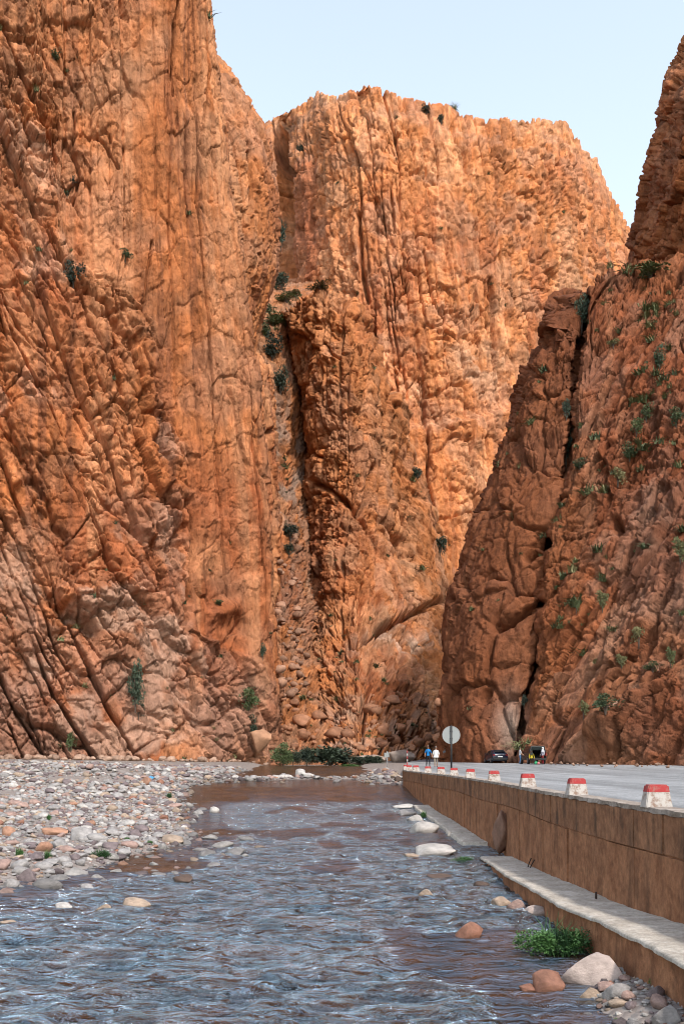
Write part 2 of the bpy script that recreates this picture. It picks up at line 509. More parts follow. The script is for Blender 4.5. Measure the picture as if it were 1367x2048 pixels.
disp = carve(disp, px, py, [(505, 300), (512, 380), (510, 420)], 3.5, 5, 3, 13)
disp = carve(disp, px, py, [(545, 860), (530, 880)], 4, 3, 3, 14)
c = base_tint(u, v, [(r1, 0.2), (r2, 0.2)], 65, 0.6)
finish('cliff_left_rear', P, px, py, disp, c, ROCK_NEAR, 'narrow orange buttress behind the smooth pillar, beside the dark fissure')

# --- the great far wall
rim = [(440, 300), (500, 262), (530, 240), (560, 224), (600, 206), (635, 181), (655, 186), (680, 192), (710, 178), (740, 166), (775, 173), (800, 186),
       (850, 201), (900, 211), (950, 229), (1000, 236), (1060, 236), (1100, 241), (1130, 247), (1146, 272), (1166, 296), (1190, 322), (1210, 372),
       (1236, 402), (1255, 440), (1274, 482), (1300, 540), (1400, 700)]
dtop = [(440, 400), (540, 380), (562, 372), (578, 352), (600, 342), (640, 328), (700, 316), (800, 313), (900, 316), (1000, 325), (1100, 342), (1200, 368), (1290, 400), (1400, 450)]
xs = [470, 530, 550, 562, 574, 590, 610, 635, 655, 680, 710, 740, 775, 800, 850, 900, 950, 1000, 1060, 1100, 1130, 1146, 1166, 1190, 1210, 1236, 1255, 1274, 1300, 1380]
cols = []
for x in xs:
    r, D = float(interp(x, rim)), float(interp(x, dtop))
    slope = 34 if x < 640 else (26 if x < 720 else 8)
    fold = 12 * math.exp(-((x - 556) / 20.0) ** 2)
    cols.append([(x, 1500, D - 84), (x, 1400, D - 70), (x, 1250, D - 44), (x, 900, D - 20 + fold * 0.5), (x, 640, D - 12 + fold), (x, max(r + 70, 330 if x < 640 else 0), D + fold), (x, r, D + slope)])
counts = [max(6, int((b - a) / 1.9)) for a, b in zip(xs[:-1], xs[1:])]
P, px, py = loft(cols, counts, 640, back=[(12, -1.0), (60, -10), (160, -60)], bl=6)
u, v = face_coords(P, 1.0)
# columns fan slightly: lean follows the strata
lu = u + 0.10 * (v - 60) + 3.0 * fbm(u / 40, v / 60, 3, 81)
d1, r1, e1 = joints(lu, v, 12, 40, 82, 1.0, 1.0, 1.0, 1.3, 0.08)
d2, r2, e2 = joints(lu, v, 4.6, 9.5, 83, 1.0, 1.0, 1.2, 1.5, 0.12)
d3, r3, e3 = facets(lu, v, 2.2, 3.6, 84, 1.0, 1.0, 0.8, 1.0, 0.10)
rg = np.exp(-(fbm(lu / 7.5, v / 90, 4, 85) / 0.036) ** 2) * smoothstep(-0.2, 0.15, fbm(u / 20, v / 30, 3, 86))
bl1 = smoothstep(-0.15, 0.2, fbm(u / 16, v / 20, 3, 93))
calm = smoothstep(0.0, 0.3, fbm(u / 30, v / 40, 3, 87) + 0.35 * smoothstep(600, 900, py) - 0.05)   # smoother lower right
disp = 2.0 * fbm(u / 45, v / 70, 4, 88) + 1.0 * d1 + (1 - 0.55 * calm) * (0.85 * d2 + (0.25 + 0.5 * bl1) * d3) + 0.6 * rough(u, v, 7, 94) - 3.4 * rg * (1 - 0.6 * calm) + 0.4 * fbm(u / 2, v / 2, 3, 89) + np.clip(0.55 + 1.6 * fbm(u / 22, v / 26, 3, 96), 0.15, 1.2) * 0.7 * crag(lu, v, 4.4, 95) + 1.0 * crag(lu, v, 12, 97)
disp += 3.2 * smoothstep(12, -12, interp(px, [(680, 872), (760, 868), (860, 856), (950, 835), (1030, 806), (1100, 790)]) - py + 10 * fbm(px / 40, py / 40, 3, 90)) * smoothstep(660, 760, px)
disp = carve(disp, px, py, [(1042, 580), (1052, 640), (1062, 700)], 4, 5, 4, 15)
disp = carve(disp, px, py, [(975, 560), (985, 640), (990, 700)], 4, 5, 4, 16)
disp = carve(disp, px, py, [(905, 255), (928, 310), (935, 345)], 5, 4, 5, 17)
disp = carve(disp, px, py, [(556, 270), (562, 330), (566, 420), (570, 545)], 9, 30, 3, 18)
disp = carve(disp, px, py, [(715, 430), (720, 520), (735, 600)], 4, 4.5, 5, 19)
disp *= (1 - 0.45 * smoothstep(580, 635, np.arange(P.shape[1])))[None, :]
c = base_tint(u, v, [(r1, 0.16), (r2, 0.22), (r3, 0.22)], 91, 0.45) * 1.2  # glow of light on the far wall brightened into the tint
rec_shade = smoothstep(36, 14, np.abs(px - 606)) * smoothstep(300, 340, py) * smoothstep(590, 540, py)  # shade of the concave wall, painted as darker red
c = mixc(c, RED * np.array([0.95, 0.92, 1.05]), rec_shade * 0.7)
scar = smoothstep(0.1, 0.35, fbm(u / 14, v / 6, 4, 92)) * np.exp(-((py - interp(px, [(700, 860), (850, 800), (950, 740), (1080, 690)])) / 60) ** 2) * smoothstep(780, 840, px)
c = mixc(c, WHITE * np.array([1.1, 0.95, 0.8]), scar * 0.8)
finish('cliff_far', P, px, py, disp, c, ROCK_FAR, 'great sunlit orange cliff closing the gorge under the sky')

# --- the rounded buttress in front of it, its foot spreading to the river
def dB(y):
    return float(interp(y, [(580, 249), (800, 241), (1000, 235), (1100, 231), (1200, 224), (1300, 207), (1400, 186), (1450, 172), (1510, 156), (1535, 150)]))
ys = [1535, 1500, 1450, 1400, 1300, 1200, 1100, 1000, 930, 870, 800, 720, 650, 600]
Lx = dict(zip(ys, [640, 622, 600, 592, 598, 592, 590, 600, 612, 606, 600, 582, 570, 568]))
def column(xf, off, top):
    c = []
    for y in ys:
        if y > top + 15:
            c.append((xf(y), y, dB(y) + off))
    c.append((xf(top), top, dB(max(top, 580)) + off + 5))
    return c
cols = [column(lambda y: interp(-y, [(-k, a) for k, a in Lx.items()]) + 12, 55, 640),
        column(lambda y: interp(-y, [(-k, a) for k, a in Lx.items()]), 14, 622),
        column(lambda y: interp(y, [(580, 600), (800, 622), (1000, 628), (1300, 625), (1535, 660)]), 2, 593),
        column(lambda y: interp(y, [(580, 640), (800, 655), (1300, 668), (1535, 690)]), -5, 578),
        column(lambda y: interp(y, [(580, 690), (1300, 712), (1535, 725)]), -8, 590),
        column(lambda y: interp(y, [(580, 728), (1535, 760)]), -5, 648),
        column(lambda y: interp(y, [(580, 772), (1535, 800)]), 1, 760),
        column(lambda y: interp(y, [(580, 820), (1535, 842)]), 9, 900),
        column(lambda y: interp(y, [(580, 868), (1535, 890)]), 24, 1075),
        column(lambda y: interp(y, [(580, 930), (1535, 940)]), 40, 1270),
        column(lambda y: interp(y, [(580, 1010), (1535, 1020)]), 46, 1330)]
P, px, py = loft(cols, [12, 26, 26, 28, 26, 26, 28, 28, 32, 30], 600, back=[(20, 1.5), (60, 3), (110, -10)], bl=8)
u, v = face_coords(P, 1.0)
lu = u - 0.12 * (v - 40) + 2.5 * fbm(u / 30, v / 40, 3, 101)
d1, r1, e1 = joints(lu, v, 7.5, 17, 102, 1.0, 1.1, 1.1, 1.4, 0.09)
d2, r2, e2 = joints(lu, v, 3.0, 5.0, 103, 1.0, 1.0, 1.2, 1.4, 0.12)
d3, r3, e3 = facets(lu, v, 1.4, 2.1, 104, 1.0, 1.0, 0.8, 0.9, 0.10)
calm = np.exp(-(((px - 800) / 60) ** 2 + ((py - 1120) / 60) ** 2)) + np.exp(-(((px - 820) / 90) ** 2 + ((py - 1330) / 60) ** 2)) + np.exp(-(((px - 620) / 30) ** 2 + ((py - 900) / 60) ** 2))
calm = np.clip(calm, 0, 0.85)
bl1 = smoothstep(-0.15, 0.2, fbm(u / 8, v / 11, 3, 110))
disp = 2.0 * fbm(u / 22, v / 30, 4, 105) + 1.25 * d1 + (1 - 0.8 * calm) * (0.7 * d2 + (0.2 + 0.35 * bl1) * d3) + 0.6 * rough(u, v, 4, 111) + 0.25 * fbm(u / 1.3, v / 1.3, 3, 106) + (0.55 + 0.5 * smoothstep(1300, 1420, py)) * crag(lu, v, 3.2, 112) * np.clip(0.6 + 1.6 * fbm(u / 12, v / 14, 3, 113), 0.2, 1.2) + 0.9 * crag(lu, v, 8.5, 114)
disp = carve(disp, px, py, [(800, 1076), (812, 1082)], 9, 7, 3, 20)                       # small cave
disp = carve(disp, px, py, [(770, 1040), (800, 1090), (830, 1120)], 6, 2.2, 6, 21)
disp = carve(disp, px, py, [(700, 1290), (775, 1250), (830, 1225), (880, 1200)], 6, 4.5, 6, 22)  # overhang line
disp = carve(disp, px, py, [(775, 1250), (815, 1300), (860, 1330)], 5, 3.2, 6, 23)
disp = carve(disp, px, py, [(720, 1030), (740, 960), (750, 930)], 5, 3.5, 6, 24)
disp = carve(disp, px, py, [(625, 960), (690, 1000), (740, 1060)], 5, 2.8, 8, 25)
disp = carve(disp, px, py, [(785, 1478), (830, 1465), (850, 1470)], 12, 3.0, 6, 26)
disp = carve(disp, px, py, [(720, 1170), (716, 1230), (722, 1280)], 6, 3, 6, 27)
c = base_tint(u, v, [(r1, 0.2), (r2, 0.22), (r3, 0.22)], 107, 0.4)
c = mixc(c, GREY * 1.1, smoothstep(1330, 1460, py) * smoothstep(-0.1, 0.4, fbm(u / 6, v / 6, 4, 108)) * 0.55)
pale = np.exp(-(line_dist(px, py, [(700, 1295), (775, 1262), (800, 1300), (860, 1280)]) / 16) ** 2) + np.exp(-(((px - 812) / 14) ** 2 + ((py - 1096) / 9) ** 2))
c = mixc(c, WHITE, np.clip(pale * smoothstep(-0.2, 0.25, fbm(u / 4, v / 4, 3, 109)), 0, 1) * 0.8)
finish('cliff_centre', P, px, py, disp, c, ROCK_FAR, 'rounded knobbly buttress in the middle of the gorge, foot spreading to the river')

# --- steep gully of stones between the two
cols = [[(520, 1560, 150), (548, 1420, 172), (540, 1300, 192), (545, 1100, 216), (540, 900, 242), (540, 750, 250), (505, 660, 262), (525, 580, 280), (545, 540, 325)],
        [(570, 1560, 148), (565, 1420, 170), (566, 1300, 190), (568, 1100, 217), (566, 900, 246), (560, 750, 252), (535, 660, 264), (548, 590, 282), (560, 556, 325)],
        [(620, 1560, 148), (600, 1420, 172), (590, 1300, 194), (584, 1100, 222), (584, 900, 250), (576, 750, 254), (562, 660, 266), (574, 592, 284), (578, 566, 325)],
        [(760, 1560, 152), (680, 1420, 186), (640, 1300, 214), (640, 1100, 245), (640, 900, 262), (630, 750, 262), (620, 660, 272), (630, 592, 290), (640, 560, 328)]]
P, px, py = loft(cols, [26, 28, 60], 520, bl=6)
u, v = face_coords(P, 1.2)
d1, r1, _ = facets(u, v, 3.2, 3.2, 121, 1.0, 1.0, 1.0, 0.8, 0.14)
d2, r2, _ = facets(u, v, 1.3, 1.2, 122, 1.0, 1.0, 1.0, 0.7, 0.16)
disp = 1.4 * fbm(u / 9, v / 9, 4, 123) + 0.6 * d1 + 0.3 * d2 + 0.45 * crag(u, v * 0.8, 5.0, 126)
disp *= 0.4 + 0.6 * smoothstep(575, 680, py)
c = base_tint(u, v, [(r1, 0.4), (r2, 0.5)], 124, 0.2) * 0.8
c = mixc(c, GREY * 0.8, smoothstep(-0.3, 0.3, fbm(u / 5, v / 6, 4, 125)) * (0.3 + 0.55 * np.exp(-((py - 930) / 120) ** 2)))
finish('gully_slope', P, px, py, disp, c, ROCK_FAR, 'steep grey gully of loose stones between left cliff and buttress')

# --- the right cliff, split by its dark crack
E = [(904, 1534), (893, 1480), (890, 1400), (899, 1320), (907, 1230), (916, 1180), (932, 1125), (946, 1075), (962, 1018), (985, 965), (1000, 905),
     (1012, 860), (1030, 815), (1042, 768), (1062, 728), (1088, 700), (1088, 655), (1104, 612), (1132, 586)]
K = [(1036, 1537), (1042, 1480), (1050, 1400), (1072, 1300), (1088, 1200), (1098, 1100), (1112, 1030), (1130, 950), (1135, 880), (1140, 800),
     (1150, 720), (1163, 650), (1170, 600), (1178, 574)]
def dE(y): return float(interp(y, [(560, 147), (1000, 133), (1534, 122)]))
def Kx(y): return float(interp(-y, [(-b, a) for a, b in K]))
def Ex(y): return float(interp(-y, [(-b, a) for a, b in E]))
cols = [[(x + 60, y, dE(y) + 70) for x, y in E], [(x + 3, y, dE(y) + 13) for x, y in E], [(x, y, dE(y)) for x, y in E],
        [(x * 0.62 + Kx(y) * 0.38, y + 2, dE(y) - 9) for x, y in E],
        [(Kx(y) - 8, y + 2, dE(y) - 12) for x, y in K],
        [(x + 0, y, dE(y) - 8) for x, y in K],
        [(x + 7, y - 2, dE(y) - 14) for x, y in K],
        [(1120, 1542, 104), (1150, 1300, 108), (1185, 1000, 115), (1210, 700, 126), (1222, 548, 135)],
        [(1230, 1545, 97), (1250, 1300, 102), (1275, 1000, 110), (1290, 700, 122), (1300, 532, 133)],
        [(1367, 1548, 88), (1375, 1300, 94), (1385, 1000, 103), (1390, 700, 117), (1395, 505, 130)],
        [(1620, 1560, 74), (1620, 1000, 88), (1620, 500, 112)],
        [(2100, 1580, 56), (2100, 1000, 68), (2100, 500, 90)]]
P, px, py = loft(cols, [10, 10, 46, 40, 10, 10, 50, 58, 66, 20, 10], 570, back=[(12, 1.2), (34, 5), (70, 8)], bl=3)
u, v = face_coords(P, 0.9)
lean = u - 0.38 * v
wr = smoothstep(0, 1, (px - np.interp(-py, [-b for a, b in K], [a for a, b in K])) / 30)       # 1 right of the crack
d1, r1, e1 = joints(lean, v, 4.4, 17, 141, 1.0, 1.1, 0.9, 1.3, 0.09)
d2, r2, e2 = joints(lean, v, 1.8, 6.5, 142, 1.0, 1.0, 0.8, 1.0, 0.11)
d3, r3, e3 = facets(lean, v, 0.8, 2.0, 143, 1.0, 1.1, 0.5, 0.8, 0.09)
s1, q1, _ = facets(u, v, 7, 11, 144, 1.0, 1.0, 0.9, 0.7, 0.06)
s2, q2, _ = facets(u, v, 2.4, 4.0, 145, 1.0, 1.0, 0.5, 0.7, 0.07)
bl1 = smoothstep(-0.12, 0.22, fbm(u / 6, v / 10, 3, 151))
upk = smoothstep(1000, 700, py)
disp = 1.4 * fbm(u / 14, v / 22, 4, 146) + wr * (0.9 * d1 + (0.2 + 0.45 * bl1) * d2 + 0.4 * bl1 * d3 + 0.4 * rough(lean, v, 3, 152)) + (1 - wr) * (1.1 * s1 + (0.35 + 0.4 * upk) * s2 + (0.1 + 0.2 * upk) * d3)
lw = lean * wr + u * (1 - wr)
disp += (0.16 + 0.24 * wr) * crag(lw, v, 2.2, 153) * np.clip(0.5 + 1.8 * fbm(u / 8, v / 12, 3, 154), 0.1, 1.2) + (0.35 + 0.3 * wr) * crag(lw, v * 0.6, 6.5, 155) + 0.18 * fbm(u / 0.9, v / 1.4, 3, 147) + 0.5 * wr * fbm(lean / 1.2, v / 20, 3, 148)
disp = carve(disp, px, py, [(1080, 1210), (1040, 1240), (1000, 1258)], 7, 3.4, 6, 28)
disp = carve(disp, px, py, [(1060, 1110), (1090, 1090)], 10, 2.6, 6, 29)
disp = carve(disp, px, py, [(970, 1385), (960, 1400)], 11, 1.6, 5, 30)
disp = carve(disp, px, py, [(1312, 1230), (1290, 1310), (1288, 1330)], 5, 2.8, 5, 31)
disp = carve(disp, px, py, [(1318, 1400), (1326, 1340), (1330, 1300)], 5, 2.8, 5, 32)
disp = carve(disp, px, py, [(1225, 1040), (1235, 1060)], 9, 2.4, 5, 33)
disp = carve(disp, px, py, [(1260, 1480), (1310, 1390), (1330, 1350)], 30, -1.8, 10, 34)
disp = carve(disp, px, py, [(1170, 1530), (1260, 1460)], 24, -1.8, 10, 35)
disp = carve(disp, px, py, [(1165, 650), (1172, 600)], 6, 5, 4, 36)
c = base_tint(u, v, [(r1, 0.2 * wr), (r2, 0.2 * wr), (q1, 0.25 * (1 - wr)), (r3, 0.2)], 149, 0.5) * np.array([0.54, 0.50, 0.53])  # shade lying on the right cliff is darkened into its tint
c = mixc(c, RED * 0.46, (1 - wr) * 0.75)  # deepest shade, on the pillar left of the crack, painted in
c = mixc(c, GREY, np.exp(-(((px - 1018) / 26) ** 2 + ((py - 1450) / 60) ** 2)) * 0.8)
c = mixc(c, WHITE, wr * smoothstep(0.12, 0.4, fbm(lean / 4, v / 9, 4, 150)) * 0.15 + wr * smoothstep(1420, 1360, py) * 0)
c = mixc(c, WHITE * 0.8, np.exp(-(line_dist(px, py, [(1225, 1450), (1300, 1400), (1326, 1345)]) / 17) ** 2) * smoothstep(-0.25, 0.2, fbm(u / 2, v / 2, 3, 156)) * 0.6)
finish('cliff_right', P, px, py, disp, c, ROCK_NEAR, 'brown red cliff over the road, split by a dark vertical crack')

# --- the crag above and behind it
E2 = [(1262, 640), (1266, 530), (1270, 500), (1278, 450), (1284, 400), (1290, 350), (1304, 300), (1320, 250), (1325, 200), (1340, 160), (1366, 113), (1385, 60), (1400, -40)]
cols = [[(x + 70, y, 235) for x, y in E2], [(x + 2, y, 180) for x, y in E2], [(x, y, 167) for x, y in E2], [(x + 50, y - 4, 152) for x, y in E2],
        [(x + 140, y - 6, 138) for x, y in E2], [(x + 420, y - 10, 112) for x, y in E2], [(x + 800, y - 10, 96) for x, y in E2]]
P, px, py = loft(cols, [10, 10, 26, 44, 30, 12], 330, bl=3)
u, v = face_coords(P, 0.8)
d1, r1, _ = joints(u - 0.2 * v, v, 6, 14, 161, 1.0, 1.1, 1.1, 1.4, 0.1)
d2, r2, _ = joints(u - 0.2 * v, v, 2.6, 4.5, 162, 1.0, 1.0, 1.1, 1.1, 0.11)
d3, r3, _ = facets(u, v, 1.1, 1.8, 163, 1.0, 1.0, 0.8, 0.7, 0.12)
disp = 0.4 * crag(u, v * 0.6, 2.8, 166) + 0.8 * crag(u, v * 0.5, 8, 167) + 1.5 * fbm(u / 12, v / 18, 4, 164) + 1.2 * d1 + 0.6 * d2 + 0.4 * d3
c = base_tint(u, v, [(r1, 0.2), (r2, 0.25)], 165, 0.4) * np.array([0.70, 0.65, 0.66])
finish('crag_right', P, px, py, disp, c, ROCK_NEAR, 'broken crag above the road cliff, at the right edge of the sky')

# ------------------------------------------------------------------ ground, road, water
def ground_height(X, D):
    zw, xs_, xw = z_water(D), x_shore_left(D), x_wall(D)
    xs_ = xs_ + 0.9 * fbm(D / 5.0, D * 0 + 3.3, 3, 201)
    dist = xs_ - X
    left = zw - 0.35 + 0.5 * smoothstep(-2.2, 1.2, dist) + 0.32 * (1 - np.exp(-np.maximum(dist, 0) / 4)) + 0.022 * np.maximum(dist, 0)
    left = left + smoothstep(0, 2, dist) * (0.16 * fbm(X / 2.5, D / 2.5, 4, 202))
    z = left
    # gravel corner in front of the ledge and the stony bar past the end of the road wall
    corner = np.exp(-(((X - 4.5) / 1.5) ** 2 + ((D - 13.0) / 2.6) ** 2))
    z = z + 0.62 * corner
    strip = np.exp(-((X - 4.3) / 0.55) ** 2) * smoothstep(25, 18, D)
    z = z + 0.30 * strip * (1 - corner)
    bar = smoothstep(76, 82, D) * smoothstep(0.5, 4.5, X + 1.2 * fbm(X / 4, D / 4, 2, 203)) + 0.8 * np.exp(-((D - 86) / 5.0) ** 2) * smoothstep(-0.2, 0.2, fbm(X / 3.0, D / 2.0, 3, 204) + 0.12)
    z = z + 0.62 * np.clip(bar, 0, 1.1)
    onroad = smoothstep(0.13, 0.34, X - xw)
    z = np.where(D < 100, z * (1 - onroad) + (z_road(D) - 0.25) * onroad, z)
    far = smoothstep(100, 125, D) * smoothstep(0.0, 6.0, X - xw + 3)
    z = z * (1 - far) + (z_road(D) - 0.12) * far
    return z

def rows_px(y0, y1, step, zfun):
    """distances of ground rows evenly spaced in height on the picture, so far ground stays light"""
    dd = np.linspace(4, 190, 6000)
    yy = HOR - zfun(dd) * F / dd
    t = np.arange(y1, y0, step)
    return np.interp(t[::-1], yy[::-1], dd[::-1])

gd = np.concatenate([[-60, -20, -5, 2], 4 * (175 / 4.0) ** np.linspace(0, 1, 240), [200, 260, 400, 800, 2500]])
gx = np.concatenate([[-2500, -800, -300, -150, -90], np.linspace(-60, -16, 60), np.linspace(-15.5, 7, 170), np.linspace(7.5, 40, 40), [60, 120, 300, 800, 2500]])
GX, GD = np.meshgrid(gx, gd, indexing='ij')
GZ = ground_height(GX, np.clip(GD, 0, 200)) + CAMZ
m, n, l, b = new_mat('river_gravel')
tc = n.new('ShaderNodeTexCoord')
v1 = n.new('ShaderNodeTexVoronoi'); v1.inputs['Scale'].default_value = 7.0
v2 = n.new('ShaderNodeTexNoise'); v2.inputs['Scale'].default_value = 0.5; v2.inputs['Detail'].default_value = 8
l.new(tc.outputs['Object'], v1.inputs['Vector']); l.new(tc.outputs['Object'], v2.inputs['Vector'])
r1_ = n.new('ShaderNodeValToRGB')
r1_.color_ramp.elements[0].color = (0.10, 0.075, 0.06, 1); r1_.color_ramp.elements[1].color = (0.30, 0.27, 0.25, 1)
r1_.color_ramp.elements.new(0.5).color = (0.20, 0.165, 0.15, 1)
sp = n.new('ShaderNodeSeparateColor'); l.new(v1.outputs['Color'], sp.inputs['Color'])
l.new(sp.outputs['Red'], r1_.inputs['Fac'])
mx = n.new('ShaderNodeMix'); mx.data_type = 'RGBA'; mx.inputs['B'].default_value = (0.18, 0.145, 0.125, 1)
l.new(v2.outputs['Fac'], mx.inputs['Factor']); l.new(r1_.outputs['Color'], mx.inputs['A'])
l.new(mx.outputs['Result'], b.inputs['Base Color'])
b.inputs['Roughness'].default_value = 0.9
bp = n.new('ShaderNodeBump'); bp.inputs['Distance'].default_value = 0.06; bp.invert = True
l.new(v1.outputs['Distance'], bp.inputs['Height']); l.new(bp.outputs['Normal'], b.inputs['Normal'])
GRAVEL = m
go = grid_mesh('ground', np.stack([GX, GD, GZ], -1), GRAVEL)
tag(go, 'stony valley floor of grey and pink gravel', None, None, 'structure')

# road
rd = np.concatenate([[-30, 0, 6], np.linspace(9, 100, 120), np.linspace(102, 175, 40)])
rt = np.linspace(0, 1, 60) ** 1.5
RD, RT = np.meshgrid(rd, rt, indexing='ij')
RX0 = x_wall(RD) + 0.36
RX = RX0 + (70 - RX0) * RT
RZ = z_road(RD) + CAMZ + 0.03 * fbm(RX / 3, RD / 3, 3, 211) * smoothstep(0, 0.05, RT) + 0.35 * smoothstep(12, 30, RX) * smoothstep(120, 60, RD) * 0.3
m, n, l, b = new_mat('pale_asphalt')
tc = n.new('ShaderNodeTexCoord')
n1 = n.new('ShaderNodeTexNoise'); n1.inputs['Scale'].default_value = 0.8; n1.inputs['Detail'].default_value = 10; n1.inputs['Roughness'].default_value = 0.85
n2 = n.new('ShaderNodeTexNoise'); n2.inputs['Scale'].default_value = 14; n2.inputs['Detail'].default_value = 3
l.new(tc.outputs['Object'], n1.inputs['Vector']); l.new(tc.outputs['Object'], n2.inputs['Vector'])
cr = n.new('ShaderNodeValToRGB')
cr.color_ramp.elements[0].position = 0.3; cr.color_ramp.elements[0].color = (0.10, 0.103, 0.107, 1)
cr.color_ramp.elements[1].position = 0.7; cr.color_ramp.elements[1].color = (0.29, 0.292, 0.295, 1)
l.new(n1.outputs['Fac'], cr.inputs['Fac'])
mu = n.new('ShaderNodeMix'); mu.data_type = 'RGBA'; mu.blend_type = 'OVERLAY'; mu.inputs['Factor'].default_value = 0.7
l.new(cr.outputs['Color'], mu.inputs['A']); l.new(n2.outputs['Fac'], mu.inputs['B'])
l.new(mu.outputs['Result'], b.inputs['Base Color'])
b.inputs['Roughness'].default_value = 0.85
bp = n.new('ShaderNodeBump'); bp.inputs['Distance'].default_value = 0.02
l.new(n1.outputs['Fac'], bp.inputs['Height']); l.new(bp.outputs['Normal'], b.inputs['Normal'])
mpr = n.new('ShaderNodeMapping'); mpr.inputs['Scale'].default_value = (0.9, 0.035, 1.0); mpr.inputs['Rotation'].default_value = (0, 0, 0.06)
l.new(tc.outputs['Object'], mpr.inputs['Vector'])
n3 = n.new('ShaderNodeTexNoise'); n3.inputs['Scale'].default_value = 1.0; n3.inputs['Detail'].default_value = 5
l.new(mpr.outputs['Vector'], n3.inputs['Vector'])
r3_ = n.new('ShaderNodeMapRange'); r3_.inputs['From Min'].default_value = 0.35; r3_.inputs['From Max'].default_value = 0.65; r3_.inputs['To Min'].default_value = 0.72; r3_.inputs['To Max'].default_value = 1.2
l.new(n3.outputs['Fac'], r3_.inputs['Value'])
m4 = n.new('ShaderNodeMix'); m4.data_type = 'RGBA'; m4.blend_type = 'MULTIPLY'; m4.inputs['Factor'].default_value = 1
l.new(mu.outputs['Result'], m4.inputs['A']); l.new(r3_.outputs['Result'], m4.inputs['B']); l.new(m4.outputs['Result'], b.inputs['Base Color'])
ro = grid_mesh('road', np.stack([RX, RD, RZ], -1), m, flip=False)
tag(ro, 'pale worn asphalt road running along the river under the right cliff', None, None, 'structure')

# water
wd = np.concatenate([np.linspace(5, 11, 8)[:-1], rows_px(2120, 1531, 1.35, z_water)])
wd = np.unique(np.round(wd, 4))
wx = np.linspace(-1, 1, 260)
WD, WT = np.meshgrid(wd, wx, indexing='ij')
half = np.maximum(6.5, np.minimum(WD * 0.42, 14.0))
xl = np.maximum(-WD * 0.45 - 4, x_shore_left(WD) - 2.5)
xr = np.minimum(WD * 0.40 + 1, x_wall(WD) + 0.1)
WX = xl + (xr - xl) * (WT + 1) / 2
calm = np.clip(smoothstep(58, 72, WD) * 0.85 + 0.6 * smoothstep(-2.5, 0, x_shore_left(WD) - WX + 1.0) + 0.7 * smoothstep(0.04, 0.26, fbm(WX / 2.6, WD / 4.5, 3, 221)), 0, 0.95)
def ridged(x, y, s):
    return 1 - np.abs(2 * vnoise(x, y, s)) * 1.6
sw = WX + 0.6 * fbm(WX / 1.6, WD / 2.2, 3, 222)
wv = 1.5 * (0.060 * fbm(sw / 1.7, WD / 1.0, 3, 223) + 0.050 * ridged(sw / 0.9, WD / 0.55, 224) + 0.028 * ridged(sw / 0.42 + 4, WD / 0.27, 225))
fadew = smoothstep(60, 25, WD)
WZ = z_water(WD) + CAMZ + wv * (1 - 0.8 * calm) * (0.35 + 0.65 * fadew)
m, n, l, b = new_mat('river_water')
tc = n.new('ShaderNodeTexCoord')
at = n.new('ShaderNodeAttribute'); at.attribute_name = 'rip'
mp = n.new('ShaderNodeMapping'); mp.inputs['Scale'].default_value = (1.0, 1.7, 1.0)
l.new(tc.outputs['Object'], mp.inputs['Vector'])
n1 = n.new('ShaderNodeTexNoise'); n1.inputs['Scale'].default_value = 1.9; n1.inputs['Detail'].default_value = 5; n1.inputs['Roughness'].default_value = 0.6; n1.inputs['Distortion'].default_value = 0.6
l.new(mp.outputs['Vector'], n1.inputs['Vector'])
bp = n.new('ShaderNodeBump'); bp.inputs['Distance'].default_value = 0.95
l.new(n1.outputs['Fac'], bp.inputs['Height']); l.new(at.outputs['Fac'], bp.inputs['Strength'])
l.new(bp.outputs['Normal'], b.inputs['Normal'])
n2 = n.new('ShaderNodeTexNoise'); n2.inputs['Scale'].default_value = 0.8; n2.inputs['Detail'].default_value = 6
l.new(tc.outputs['Object'], n2.inputs['Vector'])
cr = n.new('ShaderNodeValToRGB')
cr.color_ramp.elements[0].position = 0.35; cr.color_ramp.elements[0].color = (0.010, 0.009, 0.007, 1)
cr.color_ramp.elements[1].position = 0.68; cr.color_ramp.elements[1].color = (0.085, 0.036, 0.015, 1)
l.new(n2.outputs['Fac'], cr.inputs['Fac']); l.new(cr.outputs['Color'], b.inputs['Base Color'])
b.inputs['Roughness'].default_value = 0.14
b.inputs['IOR'].default_value = 3.4
b.inputs['Specular Tint'].default_value = (0.62, 0.83, 1.0, 1)  # reflection of a bluer overhead sky put into the specular colour
wo_ = grid_mesh('river_water', np.stack([WX, WD, WZ], -1), m, attrs={'rip': (1 - 0.75 * calm)})
tag(wo_, 'shallow rippling river over brown stones, reflecting sky', None, None, 'structure')

